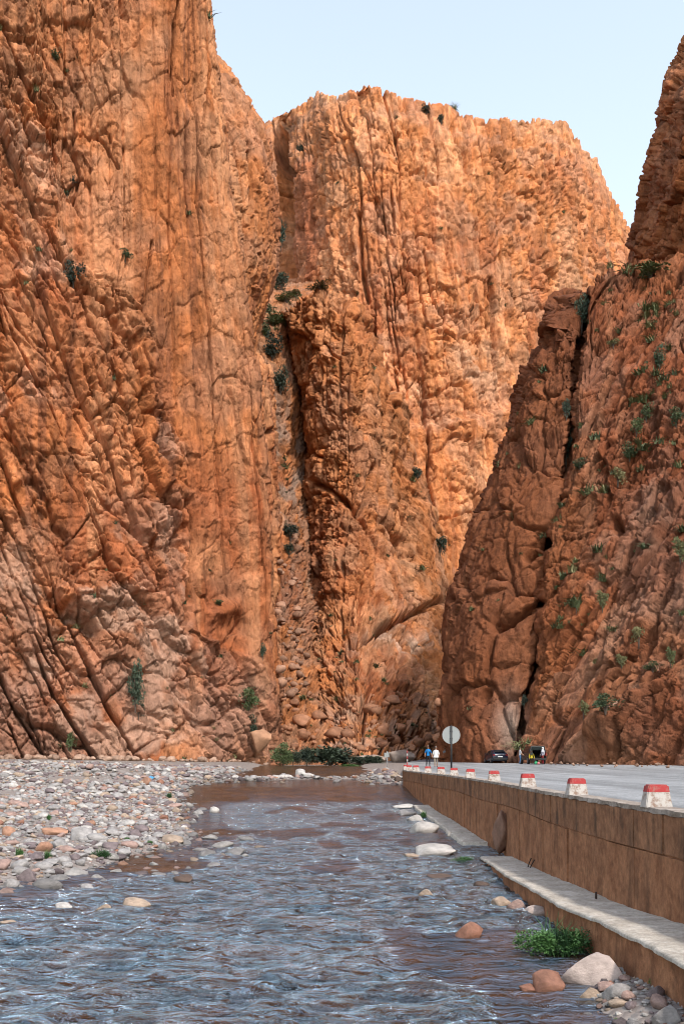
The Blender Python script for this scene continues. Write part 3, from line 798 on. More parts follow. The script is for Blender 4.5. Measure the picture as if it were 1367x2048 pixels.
# ------------------------------------------------------------------ road wall, ledge, bollards, signs
def concrete(name, ca, cb, stain, amount, fine=9.0):
    """weathered concrete: blotchy tint, pitted grain, run-down stains"""
    m, n, l, b = new_mat(name)
    def noise(vec, scale, detail, rough_=0.65):
        z = n.new('ShaderNodeTexNoise'); z.inputs['Scale'].default_value = scale; z.inputs['Detail'].default_value = detail; z.inputs['Roughness'].default_value = rough_
        l.new(vec, z.inputs['Vector']); return z.outputs['Fac']
    def ramp(fac, p0, c0, p1, c1):
        r = n.new('ShaderNodeValToRGB'); e = r.color_ramp.elements
        e[0].position, e[0].color, e[1].position, e[1].color = p0, (*c0, 1), p1, (*c1, 1)
        l.new(fac, r.inputs['Fac']); return r.outputs['Color']
    def mix(mode, fac, A, B):
        x = n.new('ShaderNodeMix'); x.data_type = 'RGBA'; x.blend_type = mode
        if isinstance(fac, float): x.inputs['Factor'].default_value = fac
        else: l.new(fac, x.inputs['Factor'])
        l.new(A, x.inputs['A'])
        if isinstance(B, tuple): x.inputs['B'].default_value = (*B, 1)
        else: l.new(B, x.inputs['B'])
        return x.outputs['Result']
    tc = n.new('ShaderNodeTexCoord')
    mp = n.new('ShaderNodeMapping'); mp.inputs['Scale'].default_value = (1.0, 0.8, 0.24)
    l.new(tc.outputs['Object'], mp.inputs['Vector'])
    col = ramp(noise(tc.outputs['Object'], 1.4, 8, 0.72), 0.38, ca, 0.62, cb)
    sc_ = ramp(noise(tc.outputs['Object'], 2.6, 7, 0.7), 0.58, (0, 0, 0), 0.7, (0.55,) * 3)
    s2 = n.new('ShaderNodeSeparateColor'); l.new(sc_, s2.inputs['Color'])
    col = mix('MIX', s2.outputs['Red'], col, tuple(min(0.6, c * 1.55) for c in cb))
    run = ramp(noise(mp.outputs['Vector'], 2.3, 7, 0.6), 0.5, (0, 0, 0), 0.66, (amount,) * 3)
    sp = n.new('ShaderNodeSeparateColor'); l.new(run, sp.inputs['Color'])
    col = mix('MIX', sp.outputs['Red'], col, stain)
    g = noise(tc.outputs['Object'], fine, 6, 0.75)
    rp = n.new('ShaderNodeMapRange'); rp.inputs['From Min'].default_value = 0.3; rp.inputs['From Max'].default_value = 0.7
    rp.inputs['To Min'].default_value = 0.62; rp.inputs['To Max'].default_value = 1.3
    l.new(g, rp.inputs['Value'])
    col = mix('MULTIPLY', 1.0, col, rp.outputs['Result'])
    l.new(col, b.inputs['Base Color'])
    b.inputs['Roughness'].default_value = 0.9
    b.inputs['Specular IOR Level'].default_value = 0.2
    bp = n.new('ShaderNodeBump'); bp.inputs['Distance'].default_value = 0.035; bp.inputs['Strength'].default_value = 0.9
    l.new(g, bp.inputs['Height']); l.new(bp.outputs['Normal'], b.inputs['Normal'])
    return m

WALL_LOW = concrete('mud_stained_concrete', (0.20, 0.084, 0.041), (0.34, 0.16, 0.083), (0.075, 0.038, 0.023), 0.5, 5.0)
WALL_UP = concrete('dark_streaked_concrete', (0.17, 0.078, 0.041), (0.30, 0.148, 0.08), (0.035, 0.024, 0.018), 0.85, 5.0)
PALE_CON = concrete('pale_rough_concrete', (0.33, 0.29, 0.245), (0.50, 0.45, 0.39), (0.26, 0.20, 0.155), 0.3, 12.0)
COPE = concrete('worn_coping_concrete', (0.20, 0.16, 0.13), (0.36, 0.31, 0.27), (0.15, 0.10, 0.07), 0.5, 10.0)

def strip(dd, sect):
    """sweep a closed cross-section (list of (x, z) functions of distance) along the river; returns verts, faces"""
    verts, faces, k = [], [], len(sect)
    for d in dd:
        for fx, fz in sect:
            verts.append((float(fx(d)), float(d), float(fz(d)) + CAMZ))
    for i in range(len(dd) - 1):
        for j in range(k):
            a, b = i * k + j, i * k + (j + 1) % k
            faces.append((a, b, b + k, a + k))
    faces.append(tuple(range(k)))
    faces.append(tuple((len(dd) - 1) * k + j for j in reversed(range(k))))
    return verts, faces

bed = lambda d: min(z_water(d), z_road(d) - 1.2) - 0.7
D0, D1 = 6.0, 78.4
wall = empty('retaining_wall', (5.3, 12, CAMZ - 3.3))
tag(wall, 'mud stained concrete retaining wall between the river and the road', 'wall')
Wm = Matrix.Translation(-Vector(wall.location))
def wall_part(name, vf, mat):
    o = mesh_obj(name, [Vector(v) - Vector(wall.location) for v in vf[0]], vf[1], mat, wall)
    return o
dd = np.linspace(D0, D1, 70)
jit = lambda d: 0.02 * math.sin(d * 1.7) + 0.015 * math.sin(d * 4.3)
wall_part('core', strip(dd, [(lambda d: x_wall(d) + 0.03, bed), (lambda d: x_wall(d) + 0.34, bed),
                             (lambda d: x_wall(d) + 0.34, lambda d: z_road(d) - 0.06), (lambda d: x_wall(d) + 0.03, lambda d: z_road(d) - 0.06)]), WALL_LOW)
dd2 = np.linspace(D0, D1, 260)
wall_part('coping', strip(dd2, [(lambda d: x_wall(d) - 0.03 + 0.02 * math.sin(d * 5.1) * math.sin(d * 2.3), lambda d: z_road(d) - 0.055 + 0.012 * math.sin(d * 7)),
                                (lambda d: x_wall(d) + 0.40, lambda d: z_road(d) - 0.055),
                                (lambda d: x_wall(d) + 0.40, lambda d: z_road(d) + 0.035),
                                (lambda d: x_wall(d) - 0.02 + 0.03 * math.sin(d * 3.7) * math.sin(d * 1.9), lambda d: z_road(d) + 0.03 + 0.012 * math.sin(d * 6.1) * math.sin(d * 2.2))]), COPE)
rr = random.Random(5)
d = D0
while d < D1 - 0.4:
    L = rr.choice([1.1, 1.6, 1.9, 2.4]); d2 = min(d + L, D1)
    for course in (0, 1):
        top = (lambda q: z_road(q) - 0.06) if course == 0 else (lambda q: z_road(q) - 0.755 - 0.035 * math.sin(q * 0.35))
        bot = (lambda q: max(z_road(q) - 0.725 - 0.035 * math.sin(q * 0.35), z_water(q) - 0.5)) if course == 0 else bed
        fo = rr.uniform(-0.02, 0.022) + (0.012 if course == 0 else 0)
        g = rr.choice([0.004, 0.006, 0.02])
        q = [d + g, (d + d2) / 2, d2 - g]
        if course == 1 and bot(d) > top(d): continue
        vf = strip(q, [(lambda s, fo=fo: x_wall(s) - 0.0 - fo, bot), (lambda s: x_wall(s) + 0.06, bot), (lambda s: x_wall(s) + 0.06, top), (lambda s, fo=fo: x_wall(s) - fo - (0.006 if course == 0 else 0), top)])
        wall_part('panel', vf, WALL_UP if course == 0 else WALL_LOW)
    d = d2

# ledge: footing along the near wall
def noisy_sheet(d0, d1, nd, fx0, fx1, nx, fz, thick, amp, seed):
    dd = np.linspace(d0, d1, nd)
    tt = np.linspace(0, 1, nx)
    A, T = np.meshgrid(dd, tt, indexing='ij')
    x0, x1 = fx0(A) + amp * 1.6 * fbm(A / 0.6, A * 0, 4, seed) + 0.06 * fbm(A / 2.4, A * 0, 2, seed + 4), fx1(A)
    X = x0 + (x1 - x0) * T
    Z = fz(A) + amp * 0.7 * fbm(A / 0.4, X / 0.4, 4, seed + 1) - 0.03 * np.exp(-T / 0.03)
    top = np.stack([X, A, Z + CAMZ], -1)
    lo = top[:, 0].copy(); lo[:, 2] -= thick
    G = np.concatenate([lo[:, None], top], 1)
    e0, e1 = G[0].copy(), G[-1].copy()
    e0[:, 2] = np.minimum(e0[:, 2], lo[0, 2]); e1[:, 2] = np.minimum(e1[:, 2], lo[-1, 2])
    return np.concatenate([e0[None], G, e1[None]], 0)

ledge = empty('concrete_ledge', (4.8, 20, CAMZ - 3.3))
tag(ledge, 'long concrete ledge with pale rough top at the foot of the wall', 'ledge')
xf = lambda d: x_wall(d) - interp(d, [(8, 1.22), (18, 1.15), (33, 1.02)])
P = noisy_sheet(7.0, 32.6, 420, xf, lambda d: x_wall(d) + 0.03, 26, z_ledge, 0.045, 0.03, 301)
o = grid_mesh('top_slab', P - np.array(ledge.location), PALE_CON, flip=False); o.parent = ledge
dd = np.linspace(7.0, 32.6, 60)
vf = strip(dd, [(lambda d: xf(d) + 0.085 + 0.012 * math.sin(d * 2.1), lambda d: -4.0), (lambda d: x_wall(d), lambda d: -4.0),
                (lambda d: x_wall(d), lambda d: z_ledge(d) - 0.06), (lambda d: xf(d) + 0.085 + 0.012 * math.sin(d * 2.1), lambda d: z_ledge(d) - 0.045)])
mesh_obj('footing', [Vector(v) - Vector(ledge.location) for v in vf[0]], vf[1], WALL_LOW, ledge)

slab = empty('footing_slab', (5.0, 48, CAMZ - 3.2))
tag(slab, 'low pale concrete footing at the water line along the far stretch of wall', 'footing')
for a, b_ in ((38.5, 43.2), (43.35, 49.0), (49.2, 55.0), (55.2, 61.0)):
    P = noisy_sheet(a, b_, 60, lambda d: x_wall(d) - 0.95, lambda d: x_wall(d) + 0.0, 14, lambda d: z_water(d) + 0.17, 0.5, 0.04, 310 + int(a))
    o = grid_mesh('slab', P - np.array(slab.location), PALE_CON); o.parent = slab

# reinforcing bars left sticking out of the ledge
RUST = plain('rusty_steel', (0.035, 0.02, 0.015), 0.8, 0.3)
def tube(bm, pts, rad, seg=8):
    rings = []
    pts = [Vector(p) for p in pts]
    for i, p in enumerate(pts):
        t = (pts[min(i + 1, len(pts) - 1)] - pts[max(i - 1, 0)]).normalized()
        s = t.orthogonal().normalized(); w = t.cross(s)
        r = rad[i] if isinstance(rad, (list, tuple)) else rad
        rings.append([bm.verts.new(p + (s * math.cos(a) + w * math.sin(a)) * r) for a in [k * 2 * math.pi / seg for k in range(seg)]])
    for A, B in zip(rings[:-1], rings[1:]):
        for k in range(seg):
            bm.faces.new((A[k], A[(k + 1) % seg], B[(k + 1) % seg], B[k]))
    bm.faces.new(rings[0]); bm.faces.new(list(reversed(rings[-1])))
for (x_, y_, hs_, lean_, lab) in ((1054, 1735, 0.30, 0.10, 'thin rusty bar leaning out of the ledge, one of a pair'), (1058, 1736, 0.27, 0.14, 'thin rusty bar leaning out of the ledge, one of a pair'),
                             (1191, 1797, 0.17, 0.0, 'single short upright rusty stub on the pale ledge')):
    dq = 0
    for d in np.linspace(10, 33, 300):
        if HOR - z_ledge(d) * F / d <= y_: dq = d; break
    p = pt(x_, y_, dq); p.z = CAMZ + z_ledge(dq) - 0.04
    bm = bmesh.new()
    tube(bm, [(0, 0, 0), (lean_ * 0.4, 0, hs_ * 0.5), (lean_, 0, hs_)], 0.016 if lean_ else 0.022)
    o = bm_obj('rebar_stub', bm, RUST, None, True); o.location = p
    tag(o, lab, 'rebar', 'bars sticking out of the ledge')

# bollards
def paint(name, col, dirt, thr):
    m, n, l, b = new_mat(name)
    tc = n.new('ShaderNodeTexCoord'); oi = n.new('ShaderNodeObjectInfo')
    ad = n.new('ShaderNodeVectorMath'); ad.operation = 'MULTIPLY_ADD'; ad.inputs[1].default_value = (1, 1, 1)
    mr = n.new('ShaderNodeMath'); mr.operation = 'MULTIPLY'; mr.inputs[1].default_value = 37
    l.new(oi.outputs['Random'], mr.inputs[0]); l.new(tc.outputs['Object'], ad.inputs[0]); l.new(mr.outputs[0], ad.inputs[2])
    nz = n.new('ShaderNodeTexNoise'); nz.inputs['Scale'].default_value = 7; nz.inputs['Detail'].default_value = 7; nz.inputs['Roughness'].default_value = 0.7
    l.new(ad.outputs[0], nz.inputs['Vector'])
    cr = n.new('ShaderNodeValToRGB')
    cr.color_ramp.elements[0].position = thr - 0.09; cr.color_ramp.elements[0].color = (*dirt, 1)
    cr.color_ramp.elements[1].position = thr + 0.06; cr.color_ramp.elements[1].color = (*col, 1)
    l.new(nz.outputs['Fac'], cr.inputs['Fac']); l.new(cr.outputs['Color'], b.inputs['Base Color'])
    b.inputs['Roughness'].default_value = 0.8
    bp = n.new('ShaderNodeBump'); bp.inputs['Distance'].default_value = 0.015
    l.new(nz.outputs['Fac'], bp.inputs['Height']); l.new(bp.outputs['Normal'], b.inputs['Normal'])
    return m
WHITEWASH = paint('flaking_whitewash', (0.38, 0.345, 0.315), (0.20, 0.125, 0.09), 0.47)
REDPAINT = paint('faded_red_paint', (0.30, 0.022, 0.022), (0.26, 0.10, 0.08), 0.42)
def frustum(w0, w1, d0_, d1_, z0, z1, bev):
    bm = bmesh.new()
    v = [bm.verts.new((sx * w / 2, sy * dd_ / 2, z)) for (w, dd_, z) in ((w0, d0_, z0), (w1, d1_, z1)) for sx, sy in ((-1, -1), (1, -1), (1, 1), (-1, 1))]
    bm.faces.new(v[3::-1]); bm.faces.new(v[4:])
    for k in range(4): bm.faces.new((v[k], v[(k + 1) % 4], v[4 + (k + 1) % 4], v[4 + k]))
    bmesh.ops.bevel(bm, geom=[e for e in bm.edges if abs(e.verts[0].co.z - e.verts[1].co.z) > 1e-4] + ([e for e in bm.edges if e.verts[0].co.z > z1 - 1e-4 and e.verts[1].co.z > z1 - 1e-4] if bev > 0.02 else []), offset=bev, segments=2, affect='EDGES')
    return bm
places = [(1311, 'nearest and largest of the row'), (1152, 'second from the nearest'), (1054, 'third from the nearest'), (987, 'fourth from the nearest'), (940, 'fifth from the nearest'),
          (907, 'just right of the sign pole'), (881, 'just left of the sign pole'), (855, 'below the man in blue'), (838, 'left of the man in blue'), (823, 'second from the far end'), (812, 'farthest of the row')]
proto = None
for i, (xb, where) in enumerate(places):
    dl = np.linspace(9, 90, 4000)
    d = float(dl[np.argmin(np.abs(CX + (x_wall(dl) + 0.2) * F / dl - xb))])
    if i >= 8: d = [70.0, 75.0, 77.6][i - 8]
    r = empty('bollard', (x_wall(d) + 0.2, d, CAMZ + z_road(d) + 0.02), random.uniform(-0.08, 0.08))
    tag(r, 'red topped white bollard on the road edge, ' + where, 'bollard', 'bollards along the road edge')
    if proto is None:
        bm_obj('body', frustum(0.50, 0.405, 0.42, 0.33, 0, 0.285, 0.018), WHITEWASH, r, False)
        bm_obj('painted_top', frustum(0.413, 0.365, 0.338, 0.30, 0.285, 0.42, 0.022), REDPAINT, r, False)
        proto = r
    else:
        for ch in proto.children:
            c_ = ch.copy(); link(c_, r)
    s_ = random.uniform(0.93, 1.0); r.scale = (s_, s_, s_)

# round sign seen from behind
BLACK = plain('black_steel', (0.008, 0.008, 0.009), 0.55)
SIGN = plain('weathered_sign_back', (0.26, 0.27, 0.27), 0.45, 0.4, 0.5, 0.12, 5)
dS = 53.0
sg = empty('road_sign', (5.78, dS, CAMZ + z_road(dS) + 0.03))
tag(sg, 'round grey back of a road sign on a black pole at the road edge', 'sign')
bm = bmesh.new()
hp = 2.62
tube(bm, [(0, -0.04, -0.05), (0, -0.04, hp)], 0.05, 10)
bm_obj('pole', bm, BLACK, sg, True)
bm = bmesh.new()
bmesh.ops.create_cone(bm, cap_ends=True, segments=48, radius1=0.475, radius2=0.475, depth=0.03, matrix=Matrix.Translation((0.0, 0.035, hp - 0.50)) @ Matrix.Rotation(math.pi / 2, 4, 'X'))
dsc = bm_obj('disc', bm, SIGN, sg)
bm = bmesh.new()
N_ = 48
ri = []
for rad, yy in ((0.475, 0.018), (0.475, 0.005), (0.455, 0.005), (0.455, 0.018)):
    ri.append([bm.verts.new((math.cos(k * 2 * math.pi / N_) * rad, yy, hp - 0.50 + math.sin(k * 2 * math.pi / N_) * rad)) for k in range(N_)])
for a_, b_ in ((0, 1), (1, 2), (2, 3)):
    for k in range(N_): bm.faces.new((ri[a_][k], ri[a_][(k + 1) % N_], ri[b_][(k + 1) % N_], ri[b_][k]))
bm_obj('rim', bm, plain('sign_rim', (0.3, 0.3, 0.3), 0.4, 0.5), dsc)
for zz in (hp - 0.30, hp - 0.70):
    bm = bmesh.new(); bmesh.ops.create_cube(bm, size=1, matrix=Matrix.Translation((0, -0.01, zz)) @ Matrix.Diagonal((0.15, 0.10, 0.04, 1)))
    bm_obj('clamp', bm, BLACK, sg)

# far post with a small grey plate, and a red and white pole
GALV = plain('galvanised_steel', (0.40, 0.42, 0.43), 0.5, 0.3)
def ground_at(x, d): return float(ground_height(np.array([float(x)]), np.array([float(d)]))[0]) + CAMZ
p = pt(774, 1520, 112); p.z = ground_at(p.x, p.y)
g = empty('marker_post', p)
tag(g, 'thin pale post with a small grey plate beside the far end of the road', 'post')
bm = bmesh.new(); tube(bm, [(0, 0, -0.2), (0, 0, 1.75)], 0.045, 8); bm_obj('pole', bm, GALV, g, True)
bm = bmesh.new(); bmesh.ops.create_cube(bm, size=1, matrix=Matrix.Translation((-0.08, -0.06, 1.35)) @ Matrix.Diagonal((0.55, 0.02, 0.5, 1))); bm_obj('plate', bm, SIGN, g)
p = pt(814, 1526, 96); p.z = CAMZ + z_road(96) - 0.02
g = empty('striped_pole', p)
tag(g, 'thin red and white striped pole past the last bollard', 'pole')
WHITEP = plain('white_paint', (0.5, 0.48, 0.46), 0.6); REDP = plain('red_paint', (0.40, 0.03, 0.03), 0.6)
for k in range(5):
    bm = bmesh.new(); tube(bm, [(0, 0, k * 0.28), (0, 0, (k + 1) * 0.28)], 0.04, 8); bm_obj('band', bm, (REDP, WHITEP)[k % 2], g, True)

# ------------------------------------------------------------------ stones
def stone_material(name, attr):
    m, n, l, b = new_mat(name)
    tc = n.new('ShaderNodeTexCoord')
    nz = n.new('ShaderNodeTexNoise'); nz.inputs['Scale'].default_value = 3.2 if not attr else 9; nz.inputs['Detail'].default_value = 6; nz.inputs['Roughness'].default_value = 0.7
    l.new(tc.outputs['Object'], nz.inputs['Vector'])
    rp = n.new('ShaderNodeMapRange'); rp.inputs['From Min'].default_value = 0.3; rp.inputs['From Max'].default_value = 0.7
    rp.inputs['To Min'].default_value = 0.62; rp.inputs['To Max'].default_value = 1.3
    l.new(nz.outputs['Fac'], rp.inputs['Value'])
    mu = n.new('ShaderNodeMix'); mu.data_type = 'RGBA'; mu.blend_type = 'MULTIPLY'; mu.inputs['Factor'].default_value = 1
    if attr:
        at = n.new('ShaderNodeVertexColor'); at.layer_name = 'Col'
    else:
        at = n.new('ShaderNodeObjectInfo')
    l.new(at.outputs['Color'], mu.inputs['A']); l.new(rp.outputs['Result'], mu.inputs['B'])
    l.new(mu.outputs['Result'], b.inputs['Base Color'])
    b.inputs['Roughness'].default_value = 0.75
    b.inputs['Specular IOR Level'].default_value = 0.3
    bp = n.new('ShaderNodeBump'); bp.inputs['Distance'].default_value = 0.05; bp.inputs['Strength'].default_value = 0.7
    l.new(nz.outputs['Fac'], bp.inputs['Height']); l.new(bp.outputs['Normal'], b.inputs['Normal'])
    return m
STONE, STONES = stone_material('river_stone', False), stone_material('river_pebbles', True)

def stone_verts(sub, seed):
    bm = bmesh.new()
    bmesh.ops.create_icosphere(bm, subdivisions=sub, radius=0.5)
    r = random.Random(seed)
    planes = [(Vector((r.gauss(0, 1), r.gauss(0, 1), r.gauss(0, 0.7))).normalized(), r.uniform(0.24, 0.42)) for _ in range(13)]
    for v in bm.verts:
        for nn, dd_ in planes:
            k = v.co.dot(nn)
            if k > dd_: v.co -= nn * (k - dd_) * 0.96
        v.co *= 1 + 0.05 * math.sin(v.co.x * 9 + seed) * math.sin(v.co.y * 11 + seed * 2) + r.uniform(-0.03, 0.03) * (1 if sub < 3 else 0.6)
    mx = [max(abs(v.co[k]) for v in bm.verts) * 2 for k in range(3)]
    for v in bm.verts:
        v.co = Vector((v.co.x / mx[0], v.co.y / mx[1], v.co.z / mx[2]))
    bm.verts.ensure_lookup_table()
    V = np.array([v.co[:] for v in bm.verts]); Fc = np.array([[v.index for v in f.verts] for f in bm.faces])
    bm.free()
    return V, Fc
stone_meshes = []
for k in range(10):
    V, Fc = stone_verts(3 if k < 4 else 2, 40 + k)
    me = bpy.data.meshes.new('boulder')
    me.from_pydata(V.tolist(), [], Fc.tolist()); me.update()
    me.polygons.foreach_set('use_smooth', [True] * len(me.polygons))
    me.materials.append(STONE)
    stone_meshes.append(me)

SC = {'white': (0.37, 0.34, 0.315), 'pale grey': (0.255, 0.235, 0.225), 'pink': (0.28, 0.185, 0.155), 'purple grey': (0.15, 0.115, 0.115), 'tan': (0.29, 0.215, 0.16),
      'red brown': (0.22, 0.105, 0.07), 'dark wet': (0.085, 0.055, 0.042), 'orange': (0.29, 0.155, 0.10), 'rose white': (0.37, 0.295, 0.26)}
def add_stone(name, loc, size, col, label, cat, group=None, mesh=None, rot=None):
    o = bpy.data.objects.new(name, mesh or random.choice(stone_meshes[4:]))
    o.location = loc
    o.scale = size
    o.rotation_euler = rot or (random.uniform(-0.2, 0.2), random.uniform(-0.2, 0.2), random.uniform(0, 6.28))
    j = random.uniform(0.9, 1.1)
    o.color = (col[0] * j, col[1] * j, col[2] * j, 1)
    link(o)
    return tag(o, label, cat, group)

def dist_at(x, y, dmin=9, dmax=150):
    """distance at which the line of sight through a photo point meets the ground or the water"""
    dd = np.linspace(dmin, dmax, 3000)
    X = (x - CX) * dd / F
    zl = (HOR - y) * dd / F
    g_ = np.maximum(ground_height(X, dd), z_water(dd))
    k = np.argmax(zl <= g_)
    return float(dd[k])

named = [  # centre x, base y, width px, height px, colour, label, z factor
    (365, 1768, 42, 22, 'dark wet', 'dark brown angular rock alone in midstream, left half of the river'),
    (262, 1822, 72, 24, 'tan', 'broad low tan rock with water pouring over its right end'),
    (209, 1827, 42, 16, 'tan', 'small tan rock just left of the broad overflowed rock'),
    (124, 1824, 38, 17, 'white', 'small pointed pale rock in the shallows at the left'),
    (14, 1855, 34, 16, 'tan', 'tan rock cut off by the left picture edge, in the water'),
    (426, 1628, 24, 13, 'white', 'round white stone standing in the brown pool by the bank'),
    (396, 1631, 26, 10, 'pale grey', 'flat pale stone beside the round white stone in the pool'),
    (172, 1783, 30, 13, 'pale grey', 'oval grey stone at the water edge below the bank'),
    (36, 1806, 38, 9, 'purple grey', 'flat dark grey stone awash near the left edge'),
    (18, 1780, 36, 20, 'pale grey', 'smooth grey boulder at the left edge above the water line'),
    (52, 1768, 44, 28, 'purple grey', 'purplish boulder beside the smooth grey one at the left bank'),
    (160, 1684, 58, 28, 'pale grey', 'large blue grey boulder on the left gravel bank'),
    (104, 1672, 56, 20, 'orange', 'large flat orange boulder on the bank beside the blue grey one'),
    (12, 1676, 34, 22, 'orange', 'orange boulder at the left picture edge on the bank'),
    (292, 1572, 30, 17, 'orange', 'orange tan boulder at the far end of the left bank by the stream'),
    (342, 1690, 56, 18, 'tan', 'broad tan stone at the corner of the left bank in the water'),
    (224, 1693, 24, 18, 'tan', 'upright tan stone in the middle of the gravel bank'),
    (940, 1881, 60, 34, 'red brown', 'lone reddish brown boulder in the water before the ledge'),
    (1198, 1974, 142, 62, 'rose white', 'biggest boulder, pale pink, in the water beside the ledge'),
    (1098, 1989, 74, 44, 'red brown', 'rounded red brown boulder touching the biggest pink boulder'),
    (1056, 1988, 40, 20, 'red brown', 'low brown stone against the rounded red brown boulder'),
    (1070, 1838, 62, 24, 'rose white', 'pinkish flat boulder at the waterline halfway along the ledge'),
    (1034, 1821, 44, 20, 'pink', 'pink stone upstream of the flat pinkish boulder by the ledge'),
    (1003, 1816, 40, 20, 'tan', 'tan stone left of the pink stone by the ledge'),
    (880, 1763, 58, 16, 'dark wet', 'long dark wet stone in the river opposite the ledge end'),
    (960, 1777, 38, 12, 'dark wet', 'small dark wet stone close to the ledge front'),
    (852, 1796, 34, 15, 'tan', 'half sunk brown stone in midstream below the long dark stone'),
    (870, 1716, 98, 26, 'white', 'large flat white boulder near the upstream end of the ledge'),
    (822, 1718, 34, 12, 'tan', 'small tan stone at the left foot of the flat white boulder'),
    (846, 1669, 66, 24, 'white', 'rounded white boulder by the water below the far wall'),
    (832, 1645, 38, 14, 'white', 'white stone upstream of the rounded white boulder'),
    (814, 1633, 40, 13, 'pale grey', 'grey white stone touching the far footing slab'),
    (806, 1619, 44, 11, 'white', 'long white stone at the far end of the footing slab'),
    (1236, 2000, 62, 28, 'pale grey', 'grey stone on the gravel below the biggest pink boulder'),
    (1180, 2002, 48, 22, 'tan', 'tan stone in the shallows under the biggest pink boulder'),
    (1214, 1984, 44, 16, 'pink', 'small flat pink stone right under the biggest pink boulder'),
    (1279, 1957, 16, 20, 'white', 'small egg shaped white stone between pink boulder and ledge'),
    (1315, 2000, 40, 24, 'purple grey', 'dark grey stone against the ledge in the bottom right corner'),
    (1340, 2052, 64, 36, 'pale grey', 'grey boulder cut off by the bottom right corner'),
    (600, 1553, 26, 14, 'white', 'white boulder topping the stone bar across the stream'),
    (614, 1556, 32, 12, 'white', 'pale boulder at the right end of the stone bar'),
    (566, 1557, 22, 9, 'pale grey', 'pale stone in the middle of the stone bar'),
    (757, 1552, 22, 14, 'purple grey', 'dark grey boulder on the bar beside the end of the wall'),
    (796, 1566, 18, 12, 'dark wet', 'dark stone wedged at the far end of the wall'),
]
for i, (x, y, w, h, cn, lab) in enumerate(named):
    d = dist_at(x, y - 2)
    p = pt(x, y, d)
    W, H = w * d / F, h * d / F
    H = H * 1.7
    z0 = max(float(z_water(d)), float(ground_height(np.array([p.x]), np.array([d]))[0])) + CAMZ
    add_stone('boulder', (p.x, d + W * 0.25, z0 + H * 0.5 - H * 0.42), (W, W * 0.72, H), SC[cn], lab, 'boulder', None, stone_meshes[i % 4], (random.uniform(-0.1, 0.1), random.uniform(-0.1, 0.1), random.uniform(-0.5, 0.5)))
# the boulder built into the wall
o = add_stone('boulder', (x_wall(34.0) - 0.10, 34.0, CAMZ - 2.45), (0.62, 1.1, 1.6), (0.21, 0.115, 0.08), 'tall boulder bulging out of the retaining wall above the ledge end', 'boulder', None, stone_meshes[1], (0.1, -0.12, 0.2))

# cobbles of the banks: the largest in view singly, the rest as one spread
rs = np.random.RandomState(3)
NC = 33000
cd = 22 + 86 * rs.rand(NC) ** 0.75
cxx = x_shore_left(cd) + 1.6 - (cd * 0.36 + x_shore_left(cd) + 8.0) * rs.rand(NC) ** 1.2
bar_d = 77 + 26 * rs.rand(4500); bar_x = -11 + 16 * rs.rand(4500)
cor_d = 9.5 + 14 * rs.rand(2600) ** 1.3; cor_x = 2.6 + 1.8 * rs.rand(2600)
cd = np.concatenate([cd, bar_d, cor_d]); cxx = np.concatenate([cxx, bar_x, cor_x])
src = np.concatenate([np.zeros(NC), np.ones(4500), np.full(2600, 2)])
ad_ = 19 + 26 * rs.rand(420); ax_ = x_shore_left(ad_) + 0.3 + 3.6 * rs.rand(420) ** 1.6
cd = np.concatenate([cd, ad_]); cxx = np.concatenate([cxx, ax_]); src = np.concatenate([src, np.full(420, 3)])
gz = ground_height(cxx, cd)
gz = np.where(src == 3, np.maximum(gz, z_water(cd) - 0.07), gz)
above = gz - z_water(cd)
sz = np.exp(rs.normal(-1.95, 0.62, len(cd)))
sz = np.where(src == 0, sz * (1.0 + 0.5 * smoothstep(50, 95, cd)), np.where(src == 1, sz * 1.5, np.where(src == 3, sz * 1.25, sz * 0.42)))
sz = np.clip(sz, 0.06, 0.75)
pxx = CX + cxx * F / cd
keep = (pxx > -330) & (pxx < 1390) & (above > -0.10 - 0.22 * rs.rand(len(cd)) ** 2) & (fbm(cxx / 3.5, cd / 4.5, 3, 230) > -0.22 + 0.5 * (rs.rand(len(cd)) - 0.6)) & (cxx < x_wall(cd) - np.where((cd < 33), 0.95, 0.15)) & ~((src == 2) & (above < -0.06))
keep |= (src == 3) & (pxx > -30)
keep &= ~((src == 0) & (cd > 86) & (cxx < -17) & (rs.rand(len(cd)) < 0.55))          # a barer sandy stretch under the cliff
# drop stones that would sit in one another
order = np.argsort(-sz)
grid, ok = {}, np.zeros(len(cd), bool)
for i in order:
    if not keep[i]: continue
    x, y, s = cxx[i], cd[i], sz[i]
    gx_, gy_ = int(x // 0.7), int(y // 0.7)
    clash = False
    for a in (-1, 0, 1):
        for b_ in (-1, 0, 1):
            for (x2, y2, s2) in grid.get((gx_ + a, gy_ + b_), ()):
                if (x - x2) ** 2 + (y - y2) ** 2 < (0.40 * (s + s2)) ** 2: clash = True
    if clash: continue
    grid.setdefault((gx_, gy_), []).append((x, y, s)); ok[i] = True
idx = np.where(ok)[0]
app = sz[idx] / cd[idx] * np.where((pxx[idx] > -5) & (pxx[idx] < 1372), 1.0, 0.25)
idx = idx[np.argsort(-app)]
names = ['white', 'pale grey', 'pink', 'purple grey', 'tan', 'red brown', 'orange']
pick = rs.choice(7, len(idx), p=[0.13, 0.41, 0.11, 0.19, 0.13, 0.022, 0.008])
NBIG = 250
